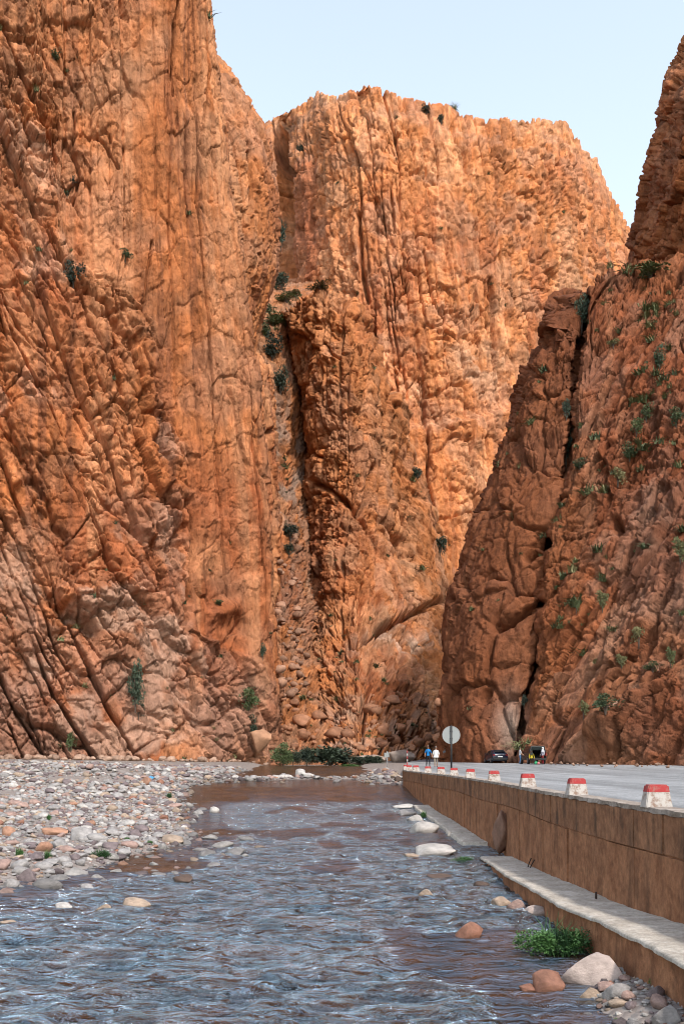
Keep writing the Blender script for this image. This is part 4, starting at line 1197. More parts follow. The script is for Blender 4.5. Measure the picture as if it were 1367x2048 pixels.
for j in range(NBIG):
    i = idx[j]
    cn = names[pick[j]]
    where = 'on the left gravel bank' if src[i] == 0 else ('on the stone bar across the stream' if src[i] == 1 else ('on the gravel in front of the near ledge' if src[i] == 2 else 'standing in the shallows off the left bank'))
    wet = above[i] < 0.06
    col = np.array(SC[cn]) * (0.6 if wet else 1.0)
    if src[i] == 0: where = 'at the water edge of the left bank' if above[i] < 0.12 else ('near the cliff end of the left gravel bank' if cd[i] > 70 else where)
    s = sz[i]
    add_stone('cobble', (cxx[i], cd[i], gz[i] + CAMZ + s * 0.12), (s * random.uniform(1.0, 1.35), s * random.uniform(0.75, 1.0), s * random.uniform(0.5, 0.75)), tuple(col), f'{cn} cobble {where}', 'cobble', 'cobbles of the river bank')
rest = idx[NBIG:]
rest = rest[:7400]
Vn, Fn, Cn, off = [], [], [], 0
lib1 = [stone_verts(2, 70 + k) for k in range(6)]; lib2 = [stone_verts(1, 80 + k) for k in range(6)]
for j, i in enumerate(rest):
    V, Fc = (lib2[j % 6])
    if j < 1500: V, Fc = lib1[j % 6]
    s = sz[i]; a = rs.rand() * 6.28
    S3 = V * np.array([s * rs.uniform(1.0, 1.4), s * rs.uniform(0.75, 1.0), s * rs.uniform(0.5, 0.8)])
    R = np.stack([S3[:, 0] * math.cos(a) - S3[:, 1] * math.sin(a) + cxx[i], S3[:, 0] * math.sin(a) + S3[:, 1] * math.cos(a) + cd[i], S3[:, 2] + gz[i] + CAMZ + s * 0.12], -1)
    Vn.append(R); Fn.append(Fc + off); off += len(V)
    c_ = np.array(SC[names[rs.choice(7, p=[0.13, 0.41, 0.11, 0.19, 0.13, 0.022, 0.008])]]) * rs.uniform(0.8, 1.15) * (0.6 if above[i] < 0.06 else 1)
    Cn.append(np.broadcast_to(c_, R.shape))
Vn, Fn, Cn = np.concatenate(Vn), np.concatenate(Fn), np.concatenate(Cn)
me = bpy.data.meshes.new('gravel')
me.vertices.add(len(Vn)); me.vertices.foreach_set('co', Vn.reshape(-1).astype(np.float32))
me.loops.add(len(Fn) * 3); me.loops.foreach_set('vertex_index', Fn.reshape(-1).astype(np.int32))
me.polygons.add(len(Fn)); me.polygons.foreach_set('loop_start', (np.arange(len(Fn)) * 3).astype(np.int32)); me.polygons.foreach_set('use_smooth', np.ones(len(Fn), bool))
me.update(calc_edges=True)
at = me.color_attributes.new('Col', 'FLOAT_COLOR', 'POINT')
c4 = np.ones((len(Vn), 4), np.float32); c4[:, :3] = Cn
at.data.foreach_set('color', c4.reshape(-1))
me.materials.append(STONES)
o = link(bpy.data.objects.new('gravel', me))
tag(o, 'grey and pink stones covering the river banks', None, None, 'stuff')

# ------------------------------------------------------------------ where the rock faces stand, for rooting plants
allv = np.concatenate([np.concatenate([Q.reshape(-1, 3), np.full((Q.shape[0] * Q.shape[1], 1), k), N.reshape(-1, 3)], 1) for k, (nm, (Q, N)) in enumerate(SURF.items())])
surf_names = list(SURF)
apx = CX + allv[:, 0] * F / allv[:, 1]; apy = HOR - (allv[:, 2] - CAMZ) * F / allv[:, 1]
inside = (apx > -20) & (apx < 1390) & (apy > -20) & (apy < 1545)
allv, apx, apy = allv[inside], apx[inside], apy[inside]
zb = np.full((360, 400), 1e9)
bx_, by_ = (apx / 4 + 6).astype(int), (apy / 4 + 6).astype(int)
np.minimum.at(zb, (bx_, by_), allv[:, 1])
vis = allv[:, 1] < zb[bx_, by_] + 1.2
vv, vpx, vpy = allv[vis], apx[vis], apy[vis]
def rock_at(x, y):
    k = np.argmin((vpx - x) ** 2 + (vpy - y) ** 2)
    return Vector(vv[k, :3]), Vector(vv[k, 4:7])

# ------------------------------------------------------------------ plants
def leaf_material(name, ca, cb):
    m, n, l, b = new_mat(name)
    tc = n.new('ShaderNodeTexCoord'); oi = n.new('ShaderNodeObjectInfo')
    nz = n.new('ShaderNodeTexNoise'); nz.inputs['Scale'].default_value = 5; nz.inputs['Detail'].default_value = 3
    l.new(tc.outputs['Object'], nz.inputs['Vector'])
    ad = n.new('ShaderNodeMath'); ad.operation = 'MULTIPLY_ADD'; ad.inputs[1].default_value = 0.5; ad.inputs[2].default_value = -0.25
    a2 = n.new('ShaderNodeMath'); a2.operation = 'ADD'
    l.new(oi.outputs['Random'], ad.inputs[0]); l.new(ad.outputs[0], a2.inputs[0]); l.new(nz.outputs['Fac'], a2.inputs[1])
    cr = n.new('ShaderNodeValToRGB')
    cr.color_ramp.elements[0].position = 0.3; cr.color_ramp.elements[0].color = (*ca, 1)
    cr.color_ramp.elements[1].position = 0.75; cr.color_ramp.elements[1].color = (*cb, 1)
    l.new(a2.outputs[0], cr.inputs['Fac']); l.new(cr.outputs['Color'], b.inputs['Base Color'])
    b.inputs['Roughness'].default_value = 0.7
    return m
LEAF_DARK = leaf_material('dark_shrub_leaf', (0.014, 0.026, 0.016), (0.038, 0.058, 0.03))
LEAF_GREEN = leaf_material('green_leaf', (0.03, 0.05, 0.018), (0.09, 0.12, 0.04))
LEAF_DRY = leaf_material('dry_grass', (0.08, 0.10, 0.035), (0.22, 0.19, 0.085))
LEAF_HERB = leaf_material('water_herb', (0.016, 0.055, 0.012), (0.06, 0.15, 0.03))
TWIG = plain('twig_bark', (0.08, 0.055, 0.04), 0.9)

def leaf_cloud(n, leaf, seed, clumps=9, squash=1.0, mat=None, name='foliage'):
    """unit crown: centred, about one wide and one high, clumped leaves with gaps"""
    r = np.random.RandomState(seed)
    cc = r.normal(0, 1, (clumps, 3)); cc /= np.linalg.norm(cc, axis=1, keepdims=True); cc *= r.uniform(0.08, 0.34, (clumps, 1)); cc[:, 2] *= squash
    rad = r.uniform(0.11, 0.2, clumps)
    k = r.randint(0, clumps, n)
    dirs = r.normal(0, 1, (n, 3)); dirs /= np.linalg.norm(dirs, axis=1, keepdims=True)
    p = cc[k] + dirs * rad[k][:, None] * r.uniform(0.5, 1.05, (n, 1))
    p[:, 2] += 0.5
    t = dirs + r.normal(0, 0.6, (n, 3)); t[:, 2] += 0.3; t /= np.linalg.norm(t, axis=1, keepdims=True)
    s = np.cross(t, r.normal(0, 1, (n, 3))); s /= np.linalg.norm(s, axis=1, keepdims=True) + 1e-9
    L = leaf * r.uniform(0.6, 1.3, (n, 1))
    V = np.stack([p, p + t * L * 0.5 + s * L * 0.28, p + t * L, p + t * L * 0.5 - s * L * 0.28], 1).reshape(-1, 3)
    me = bpy.data.meshes.new(name)
    me.from_pydata(V.tolist(), [], [(4 * i, 4 * i + 1, 4 * i + 2, 4 * i + 3) for i in range(n)]); me.update()
    me.materials.append(mat)
    return me
def blades(n, seed, mat, spread=0.5, curve=0.4, width=0.03, name='grass_tuft'):
    r = random.Random(seed)
    V, Fc = [], []
    for i in range(n):
        a, q = r.uniform(0, 6.28), r.uniform(0, 0.25)
        x, y = math.cos(a) * q, math.sin(a) * q
        h, b_ = r.uniform(0.5, 1.05), r.uniform(0, 6.28)
        o_ = r.uniform(0.05, spread)
        wx, wy = -math.sin(b_) * width, math.cos(b_) * width
        pts = [(x, y, 0), (x + math.cos(b_) * o_ * 0.35, y + math.sin(b_) * o_ * 0.35, h * 0.6), (x + math.cos(b_) * o_, y + math.sin(b_) * o_, h * (1 - curve * o_))]
        k = len(V)
        V += [(pts[0][0] - wx, pts[0][1] - wy, 0), (pts[0][0] + wx, pts[0][1] + wy, 0), (pts[1][0] + wx * .8, pts[1][1] + wy * .8, pts[1][2]), (pts[1][0] - wx * .8, pts[1][1] - wy * .8, pts[1][2]), pts[2]]
        Fc += [(k, k + 1, k + 2, k + 3), (k + 3, k + 2, k + 4)]
    me = bpy.data.meshes.new(name)
    me.from_pydata(V, [], Fc); me.update(); me.materials.append(mat)
    return me
crowns = {'dark': [leaf_cloud(1100, 0.075, s, 11, 1.0, LEAF_DARK) for s in (1, 2, 3)], 'green': [leaf_cloud(900, 0.08, s, 10, 1.0, LEAF_GREEN) for s in (4, 5)],
          'dry': [leaf_cloud(700, 0.09, s, 10, 1.0, LEAF_DRY) for s in (6,)], 'herb': [leaf_cloud(2200, 0.055, s, 22, 0.7, LEAF_HERB) for s in (7, 8)]}
bm = bmesh.new()
for k in range(5):
    a = k * 1.3
    tube(bm, [(0, 0, -0.25), (0.05 * math.cos(a), 0.05 * math.sin(a), 0.2), (0.22 * math.cos(a), 0.22 * math.sin(a), 0.55)], [0.03, 0.022, 0.008], 5)
tmp = bm_obj('stems', bm, TWIG); stem_mesh = tmp.data; bpy.data.objects.remove(tmp)
def shrub(x, y, w, h, kind, label, ground=False, group='shrubs rooted in the rock'):
    if ground:
        d = ground if ground is not True else dist_at(x, y + h / 2)
        p = pt(x, y + h / 2, d); nrm = Vector((0, -1, 0.3))
        p.z = max(float(ground_height(np.array([p.x]), np.array([min(d, 199)]))[0]), float(z_water(d))) + CAMZ
        if d > 120: p.z = pt(x, y + h / 2, d).z
    else:
        p, nrm = rock_at(x, y + h * 0.35)
        d = p.y
        p = p + nrm * 0.15
    W, H = w * d / F * 1.5, h * d / F * 1.35
    r = empty('shrub', p, random.uniform(0, 6.28))
    tag(r, label, 'shrub', group)
    f = bpy.data.objects.new('foliage', random.choice(crowns[kind])); link(f, r); f.scale = (W, W * 0.9, H); f.location = (0, 0, -0.12 * H)
    if ground:
        for k in range(2):
            f2_ = bpy.data.objects.new('foliage', crowns[kind][k % len(crowns[kind])]); link(f2_, r); f2_.scale = (W * 0.95, W * 0.8, H * 0.8); f2_.location = ((k - 0.5) * W * 0.3, 0, -0.16 * H); f2_.rotation_euler = (0, 0, 1.4 + k * 2)
    s = bpy.data.objects.new('stems', stem_mesh); link(s, r); s.scale = (W * 0.8, W * 0.8, H * 0.8)
    return r
for a in [
    (150, 555, 46, 40, 'dark', 'dark round bush on the boulder shelf of the left cliff'),
    (108, 112, 26, 15, 'green', 'low green bush high in the upper left corner'),
    (134, 388, 16, 17, 'green', 'small bright green bush beside a crack in the left cliff'),
    (147, 361, 14, 14, 'dark', 'tiny dark bush just above the bright green one'),
    (250, 516, 26, 20, 'green', 'flat green bush along a slanting joint of the left cliff'),
    (270, 1375, 34, 80, 'dark', 'tall grey green bush hanging in a cleft low on the left cliff'),
    (276, 1420, 22, 34, 'dark', 'dark lower end of the cleft bush on the left cliff'),
    (500, 1456, 34, 40, 'dark', 'dark green bush beside the pale boulder at the left cliff foot'),
    (496, 1405, 40, 36, 'green', 'yellow green bush under the smooth red slab'),
    (142, 1490, 18, 34, 'green', 'green bush near the foot of the left cliff'),
    (436, 1205, 22, 10, 'green', 'low bush on top of the jutting block'),
    (562, 565, 36, 40, 'dark', 'dark bush at the bottom of the fissure'),
    (558, 470, 20, 50, 'dark', 'dark narrow bush inside the black fissure'),
    (535, 621, 14, 16, 'dark', 'small dark bush in the upper gully'),
    (548, 640, 44, 30, 'green', 'green patch of shrubs filling the upper gully'),
    (572, 600, 40, 18, 'green', 'low green shrub at the head of the gully'),
    (590, 592, 30, 12, 'dry', 'dry shrub along the rim beside the buttress top'),
    (640, 577, 44, 8, 'green', 'thin green strip on top of the rounded buttress'),
    (530, 660, 24, 24, 'green', 'green shrub against the left wall of the upper gully'),
    (543, 698, 40, 46, 'dark', 'broad dark bush in the middle of the gully'),
    (560, 768, 36, 56, 'dark', 'tall dark bush below the broad one in the gully'),
    (579, 1064, 34, 34, 'dark', 'dark bush low in the gully'),
    (577, 1099, 24, 24, 'dark', 'small dark bush just under the low gully bush'),
    (830, 950, 22, 30, 'dark', 'dark bush in the crease right of the centre buttress'),
    (878, 1092, 30, 38, 'dark', 'dark bush left of the right cliff edge, halfway up'),
    (852, 222, 22, 15, 'dark', 'dark bush near the skyline of the far cliff'),
    (881, 239, 16, 20, 'dark', 'dark bush just below the skyline bush'),
    (600, 297, 16, 14, 'dark', 'small bush on the shoulder above the fissure'),
    (524, 1306, 14, 30, 'dark', 'dark bush at the foot of the fluted pillar'),
    (1163, 632, 32, 64, 'dark', 'tall dark bush at the top of the crack in the right cliff'),
    (1128, 890, 32, 76, 'dark', 'dark bush filling the middle of the right cliff crack'),
    (1130, 820, 20, 40, 'dark', 'narrow dark bush in the crack above the middle one'),
    (1318, 720, 22, 50, 'green', 'upright green bush on the upper right cliff'),
    (1360, 1105, 30, 46, 'dry', 'dry tan bush at the right picture edge'),
    (1305, 1337, 32, 18, 'green', 'green tuft on top of the leaning pale block'),
    (1341, 1318, 18, 36, 'dry', 'dry upright bush beside the leaning pale block'),
    (1212, 1414, 48, 30, 'green', 'wide green bush on the low right cliff'),
    (1168, 1422, 22, 30, 'dry', 'dry bush left of the wide green one'),
    (1243, 1325, 20, 24, 'dry', 'dry bush above the wide green one'),
    (1300, 548, 66, 22, 'green', 'long green patch on the ledge below the right crag'),
    (1292, 826, 26, 30, 'green', 'bright green bush on the vegetated band of the right cliff'),
    (1272, 858, 30, 26, 'green', 'bright green bush just below left of another on the band'),
    (1258, 905, 34, 30, 'green', 'third green bush down the vegetated band'),
    (1226, 690, 24, 16, 'dry', 'pale bush on a ledge of the upper right cliff'),
    (1160, 930, 28, 22, 'green', 'green bush just right of the crack'),
    (1350, 840, 30, 30, 'green', 'green bush near the right edge, upper band'),
    (1236, 960, 30, 30, 'dry', 'yellowish bush low on the vegetated band'),
    (1153, 1215, 12, 26, 'dry', 'small dry bush beside the lower crack'),
    (1205, 1205, 22, 36, 'dry', 'dry grassy bush in the middle of the right face'),
    (1050, 1405, 14, 24, 'dark', 'small dark bush at the foot of the crack'),
    (1278, 1275, 26, 40, 'dry', 'dry grassy bush on a rib of the low right cliff'),
]:
    shrub(*a)
for a in [
    (660, 1506, 78, 38, 'dark', 'largest rounded dark green bush at the river bend', 140),
    (613, 1506, 30, 34, 'dark', 'dark bush left of the largest bush at the bend', 139),
    (586, 1511, 28, 26, 'dark', 'low dark bush at the foot of the gully', 137),
    (566, 1508, 34, 34, 'green', 'pale green bush at the cliff corner by the river', 136),
    (712, 1518, 26, 16, 'dark', 'low dark bush before the pale rocks', 134),
    (744, 1517, 36, 18, 'dark', 'spreading dark bush left of the marker post', 133),
    (700, 1532, 40, 8, 'herb', 'bright green strip of waterside plants at the bend', 128)]:
    shrub(*a, group='bushes at the river bend')

# waterside plants near the viewer
TALL = blades(46, 21, LEAF_HERB, 0.55, 0.5, 0.012, 'blades')
def herb(x, y, w, h, label, tall=True, kind='herb'):
    d = dist_at(x, y)
    p = pt(x, y, d); p.z = max(float(ground_height(np.array([p.x]), np.array([d]))[0]), float(z_water(d))) + CAMZ - 0.02
    W, H = w * d / F, h * d / F
    r = empty('waterside_plant', p, random.uniform(0, 6))
    tag(r, label, 'plant', 'waterside plants')
    for k in range(3 if w > 100 else 1):
        f = bpy.data.objects.new('foliage', crowns[kind][k % len(crowns[kind])]); link(f, r)
        f.scale = (W * (0.8 if w > 100 else 1.1), W * 0.7, H * 1.0); f.location = ((k - 1) * W * 0.27 if w > 100 else 0, (k % 2) * 0.15, -0.18 * H); f.rotation_euler = (0, 0, k * 2.1)
    if tall:
        t = bpy.data.objects.new('blades', TALL); link(t, r); t.scale = (W * 0.9, W * 0.9, H * 1.15)
    return r
h_ = herb(1118, 1912, 150, 84, 'largest lush green plant clump in the water beside the ledge')
h_.rotation_euler = (0, 0, 0)
herb(1210, 1905, 50, 74, 'tall thin grassy plant against the ledge front')
herb(926, 1724, 84, 18, 'low green plants behind the flat white boulder', False)
herb(205, 1716, 52, 24, 'green grass clump at the water edge of the left bank')
herb(1306, 1972, 26, 26, 'small green plant under the ledge in the right corner', False)
herb(1236, 2046, 34, 14, 'small green plant at the bottom picture edge', False)
herb(846, 1636, 28, 18, 'small grassy plant on the far footing slab')
herb(40, 1715, 36, 26, 'green clump among the cobbles at the left', True)
herb(96, 1718, 30, 22, 'second green clump among the cobbles at the left', True)
herb(338, 1596, 26, 14, 'green clump by the brown pool on the bank')
herb(150, 1674, 10, 8, 'tiny green sprig by the large blue grey boulder', False)
herb(300, 1688, 22, 12, 'low green clump between cobbles near the bank corner', False)
herb(98, 1640, 14, 16, 'thin green sprig on the upper gravel bank')
herb(255, 1680, 20, 10, 'flat green clump in the middle of the gravel bank', False)

# tufts over the rock
LEAF_OLIVE = leaf_material('olive_grass', (0.05, 0.065, 0.025), (0.14, 0.15, 0.06))
tufts = [blades(46, 31, LEAF_DRY, 0.9, 0.6, 0.035), blades(46, 32, LEAF_OLIVE, 0.9, 0.6, 0.035), blades(26, 33, LEAF_OLIVE, 0.7, 0.5, 0.04)]
def scatter_tufts(surface, n, weight, label, size, seed):
    r = np.random.RandomState(seed)
    k = surf_names.index(surface)
    c_ = np.where(vv[:, 3] == k)[0]
    w_ = weight(vpx[c_], vpy[c_]) * np.clip(vv[c_, 6] + 0.35, 0.02, 1) ** 1.5 * (0.1 + np.clip(fbm(vpx[c_] / 60, vpy[c_] / 60, 2, seed) * 2 + 0.4, 0, 2))
    pick_ = r.choice(c_, n, replace=False, p=w_ / w_.sum())
    for i in pick_:
        o = bpy.data.objects.new('grass_tuft', tufts[r.randint(3)])
        o.location = vv[i, :3] - vv[i, 4:7] * 0.1
        s = size * (0.45 + 1.1 * r.rand() ** 2) * vv[i, 1] / F
        o.scale = (s * r.uniform(1.1, 1.9), s * 1.4, s * 0.8); o.rotation_euler = (r.uniform(-0.3, 0.3), r.uniform(-0.3, 0.3), r.uniform(0, 6.28))
        hh = 'high on' if vpy[i] < 750 else ('halfway up' if vpy[i] < 1150 else 'low on')
        if surface == 'gully_slope': hh = 'in the upper part of' if vpy[i] < 900 else 'in the lower part of'
        ty = ('dry yellowish', 'leafy green', 'sparse green')[tufts.index(o.data)]
        link(o); tag(o, f'{ty} tuft {hh} {label}', 'grass tuft', 'grass tufts on the rock faces')
one = lambda x, y: np.ones(x.shape)
scatter_tufts('cliff_right', 130, lambda x, y: 0.25 + 1.6 * np.exp(-(line_dist(x, y, [(1330, 600), (1280, 860), (1190, 1000), (1120, 1250)]) / 70) ** 2), 'the right cliff face', 22, 51)
scatter_tufts('cliff_left', 52, lambda x, y: 0.15 + (y > 900) * 1.0 + (x < 150) * 0.5, 'the left cliff', 13, 52)
scatter_tufts('cliff_centre', 64, lambda x, y: 0.2 + (y > 1250) * 1.2, 'the knobbly centre buttress', 12, 53)
scatter_tufts('gully_slope', 34, one, 'the stony gully', 13, 54)
scatter_tufts('cliff_far', 18, one, 'the far cliff wall', 9, 55)

# boulders fallen at the foot of the buttress
for i in range(110):
    x, y = random.uniform(560, 885), random.uniform(1385, 1514)
    p, nrm = rock_at(x, y)
    s = random.uniform(0.6, 1.7) * (1.8 if i < 22 else 1)
    add_stone('fallen_boulder', p + nrm * 0.1, (s * 1.3, s, s * 0.9), (np.array([0.31, 0.145, 0.08]) * random.uniform(0.7, 1.2)).tolist(), ('large' if s > 1.6 else 'small') + ' fallen boulder ' + ('left' if x < 700 else 'right') + ' of centre on the ' + ('lower' if y > 1450 else 'upper') + ' slope under the buttress', 'boulder', 'fallen boulders under the buttress')
for x, y, w, h, lab in ((740, 1520, 70, 24, 'pale grey rock hump behind the marker post'), (800, 1515, 60, 34, 'pale brown rock outcrop left of the walkers'), (715, 1524, 40, 12, 'low pale rock beside the bush at the bend'), (520, 1478, 46, 44, 'round tan boulder at the corner of the left cliff')):
    d = 138 if x > 600 else 136
    p = pt(x, y, d)
    add_stone('boulder', p, (w * d / F, w * d / F * 0.6, h * d / F * 1.3), (0.30, 0.23, 0.19) if x > 600 else (0.36, 0.19, 0.11), lab, 'boulder', None, stone_meshes[int(x) % 4], (0, 0, 0.3))

# stones fallen along the road edge under the cliff
for i in range(34):
    x = random.uniform(1090, 1367); d = random.uniform(86, 101) - (x - 1090) * 0.03
    X = (x - CX) * d / F
    s = random.choice([0.12, 0.18, 0.25, 0.4])
    add_stone('roadside_stone', (X, d, CAMZ + z_road(d) + 0.10 + s * 0.2), (s * 1.3, s, s * 0.8), (np.array([0.27, 0.16, 0.11]) * random.uniform(0.7, 1.2)).tolist(), ('larger' if s > 0.2 else 'small') + ' stone lying on the road edge under the right cliff', 'stone', 'stones along the road edge')

# loose stones in the gully and along the foot of the left cliff
for i in range(60):
    y = random.uniform(1120, 1400); x = random.uniform(556, 600 + max(0, y - 1250) * 0.2)
    p, nrm = rock_at(x, y)
    s = random.uniform(0.7, 2.0)
    add_stone('fallen_boulder', p + nrm * 0.1, (s * 1.2, s, s * 0.9), (np.array([0.28, 0.15, 0.095]) * random.uniform(0.7, 1.2)).tolist(), ('large' if s > 1.4 else 'small') + ' boulder lying in the ' + ('upper' if y < 1260 else 'lower') + ' part of the stony gully', 'boulder', 'fallen boulders in the gully')
for i in range(90):
    x = random.uniform(-5, 545)
    p, nrm = rock_at(x, random.uniform(1522, 1541))
    s = random.choice([0.3, 0.5, 0.7, 1.1])
    q_ = p + Vector((random.uniform(0, 1.2), -random.uniform(0.3, 2.6), 0)); q_.z = ground_at(q_.x, q_.y) + s * 0.2
    add_stone('fallen_boulder', q_, (s * 1.3, s, s * 0.9), (np.array([0.30, 0.19, 0.135]) * random.uniform(0.7, 1.2)).tolist(), ('large' if s > 0.9 else ('small' if s < 0.6 else 'medium')) + ' tan rock at the foot of the left cliff, ' + ('near the picture edge' if x < 180 else ('in the middle stretch' if x < 370 else 'near the river bend')), 'boulder', 'rocks at the foot of the left cliff')

# ------------------------------------------------------------------ vehicles
def box(bm, cx_, cy_, cz_, sx, sy, sz_, bev=0.0):
    r = bmesh.ops.create_cube(bm, size=1, matrix=Matrix.Translation((cx_, cy_, cz_)) @ Matrix.Diagonal((sx, sy, sz_, 1)))
    if bev:
        es = list({e for v in r['verts'] for e in v.link_edges})
        bmesh.ops.bevel(bm, geom=es, offset=bev, segments=2, affect='EDGES')
def part_box(name, dims, mat, parent, bev=0.02):
    bm = bmesh.new(); box(bm, *dims, bev); return bm_obj(name, bm, mat, parent)
def part_poly(name, pts, mat, parent, thick=None):
    bm = bmesh.new(); vs = [bm.verts.new(p) for p in pts]; f = bm.faces.new(vs)
    if thick:
        r = bmesh.ops.extrude_face_region(bm, geom=[f]); bmesh.ops.translate(bm, vec=thick, verts=[g_ for g_ in r['geom'] if isinstance(g_, bmesh.types.BMVert)])
    return bm_obj(name, bm, mat, parent)
def body_loft(stations, mat, name, parent):
    """stations: (y, half width, bottom z, belt z, roof z, roof half width)"""
    bm = bmesh.new(); rings = []
    for y, w, zb_, zt, zr, wr_ in stations:
        h = [(w * 0.9, zb_), (w, zb_ + 0.12), (w * 1.0, (zb_ + zt) / 2), (w * 0.97, zt), (wr_ * 1.0, zr - 0.06 if zr > zt + 0.08 else zr), (wr_ * 0.85, zr)]
        rings.append([bm.verts.new((s * x, y, z)) for s, seq in ((1, h), (-1, h[::-1])) for x, z in seq])
    n_ = len(rings[0])
    for A, B in zip(rings[:-1], rings[1:]):
        for k in range(n_): bm.faces.new((A[k], A[(k + 1) % n_], B[(k + 1) % n_], B[k]))
    bm.faces.new(rings[0]); bm.faces.new(rings[-1][::-1])
    return bm_obj(name, bm, mat, parent, True)
def wheel(parent, x, y, r_):
    w = bpy.data.objects.new('wheel', None); w.location = (x, y, r_); link(w, parent)
    bm = bmesh.new(); bmesh.ops.create_cone(bm, cap_ends=True, segments=24, radius1=r_, radius2=r_, depth=0.2, matrix=Matrix.Rotation(math.pi / 2, 4, 'Y'))
    bmesh.ops.bevel(bm, geom=[e for e in bm.edges if len(e.link_faces) == 2 and abs(e.verts[0].co.x - e.verts[1].co.x) < 1e-5], offset=0.03, segments=2, affect='EDGES')
    bm_obj('tyre', bm, TYRE, w)
    bm = bmesh.new(); bmesh.ops.create_cone(bm, cap_ends=True, segments=20, radius1=r_ * 0.62, radius2=r_ * 0.62, depth=0.215, matrix=Matrix.Rotation(math.pi / 2, 4, 'Y'))
    bm_obj('rim', bm, RIM, w)
TYRE, RIM = plain('tyre_rubber', (0.012, 0.012, 0.013), 0.85), plain('alloy_rim', (0.25, 0.25, 0.26), 0.35, 0.8)
GLASS = plain('tinted_glass', (0.012, 0.015, 0.018), 0.04)
NAVY = plain('navy_car_paint', (0.008, 0.010, 0.022), 0.18); BLKP = plain('black_car_paint', (0.008, 0.008, 0.009), 0.22)
TAIL = plain('tail_lamp_red', (0.22, 0.01, 0.01), 0.2); PLATE = plain('number_plate', (0.55, 0.55, 0.54), 0.5); TRIMP = plain('black_trim', (0.012, 0.012, 0.012), 0.7)
CABIN = plain('dark_cabin_lining', (0.02, 0.02, 0.02), 0.9)

dC = 111.0
p = pt(990, 1526, dC); p.z = CAMZ + z_road(dC) + 0.0
car = empty('parked_car', p, math.radians(6))
tag(car, 'dark navy hatchback parked on the road, seen from behind', 'car')
body_loft([(-2.05, 0.80, 0.34, 0.86, 0.88, 0.70), (-1.98, 0.86, 0.26, 0.95, 0.98, 0.72), (-1.7, 0.88, 0.22, 0.98, 1.18, 0.66), (-1.25, 0.89, 0.22, 0.97, 1.42, 0.62), (-0.2, 0.89, 0.2, 0.95, 1.48, 0.62),
           (0.5, 0.89, 0.2, 0.93, 1.38, 0.60), (1.05, 0.88, 0.2, 0.92, 0.98, 0.66), (1.7, 0.86, 0.22, 0.82, 0.86, 0.66), (2.0, 0.78, 0.28, 0.68, 0.72, 0.6)], NAVY, 'body', car)
part_poly('rear_window', [(-0.58, -1.80, 1.16), (0.58, -1.80, 1.16), (0.52, -1.34, 1.41), (-0.52, -1.34, 1.41)], GLASS, car, (0, -0.035, 0.03))
for s in (-1, 1):
    part_poly('side_window', [(s * 0.875, -1.2, 1.0), (s * 0.87, 0.6, 0.98), (s * 0.655, 0.25, 1.36), (s * 0.66, -1.05, 1.36)], GLASS, car, (s * 0.025, 0, 0.01))
    part_box('tail_lamp', (s * 0.68, -2.0, 0.86, 0.26, 0.14, 0.16), TAIL, car, 0.03)
    part_box('mirror', (s * 0.98, 0.62, 1.0, 0.16, 0.1, 0.13), NAVY, car, 0.03)
    for yy in (-1.3, 1.3): wheel(car, s * 0.80, yy, 0.31)
pl = part_box('number_plate', (0, -2.075, 0.70, 0.52, 0.03, 0.12), PLATE, car, 0.0)
part_box('bumper', (0, -2.04, 0.46, 1.6, 0.16, 0.26), TRIMP, car, 0.05)

dV = 102.0
p = pt(1064, 1528, dV); p.z = CAMZ + z_road(dV)
suv = empty('off_road_car', p, math.radians(4))
tag(suv, 'black off-road car with its tailgate raised, beside the crack in the cliff', 'car')
# open-backed shell
for s in (-1, 1):
    part_poly('side_panel', [(s * 0.86, -2.1, 0.42), (s * 0.86, 2.0, 0.42), (s * 0.84, 2.0, 1.02), (s * 0.84, 0.9, 1.1), (s * 0.70, 0.35, 1.74), (s * 0.70, -2.0, 1.76), (s * 0.84, -2.1, 1.1)], BLKP, suv, (-s * 0.07, 0, 0))
    part_poly('side_window', [(s * 0.845, -1.75, 1.14), (s * 0.845, 0.75, 1.12), (s * 0.72, 0.30, 1.64), (s * 0.72, -1.75, 1.66)], GLASS, suv, (s * 0.03, 0, 0.005))
    part_box('tail_lamp', (s * 0.80, -2.10, 1.0, 0.10, 0.1, 0.34), TAIL, suv, 0.02)
    for yy in (-1.35, 1.4): wheel(suv, s * 0.78, yy, 0.37)
part_box('roof', (0, -0.83, 1.77, 1.42, 2.4, 0.07), BLKP, suv, 0.03)
part_box('floor', (0, 0, 0.50, 1.6, 4.1, 0.14), CABIN, suv, 0.02)
part_box('bonnet', (0, 1.45, 0.82, 1.6, 1.1, 0.5), BLKP, suv, 0.06)
part_box('seat_back', (0, -0.2, 0.98, 1.36, 0.18, 0.85), CABIN, suv, 0.05)
part_box('bumper', (0, -2.16, 0.52, 1.66, 0.16, 0.24), TRIMP, suv, 0.04)
tg = bpy.data.objects.new('tailgate', None); tg.location = (0, -2.02, 1.80); tg.rotation_euler = (math.radians(58), 0, 0); link(tg, suv)
for nm, dims, mt in (('frame_rail', (-0.64, -0.0, -0.36, 0.12, 0.06, 0.76), BLKP), ('frame_rail', (0.64, -0.0, -0.36, 0.12, 0.06, 0.76), BLKP), ('lower_panel', (0, -0.0, -0.92, 1.46, 0.08, 0.42), BLKP), ('top_rail', (0, 0, -0.03, 1.2, 0.06, 0.1), BLKP)):
    part_box(nm, dims, mt, tg, 0.01)
part_box('glass_pane', (0, 0, -0.39, 1.17, 0.02, 0.62), plain('clear_hatch_glass', (0.16, 0.20, 0.20), 0.08), tg, 0.0)

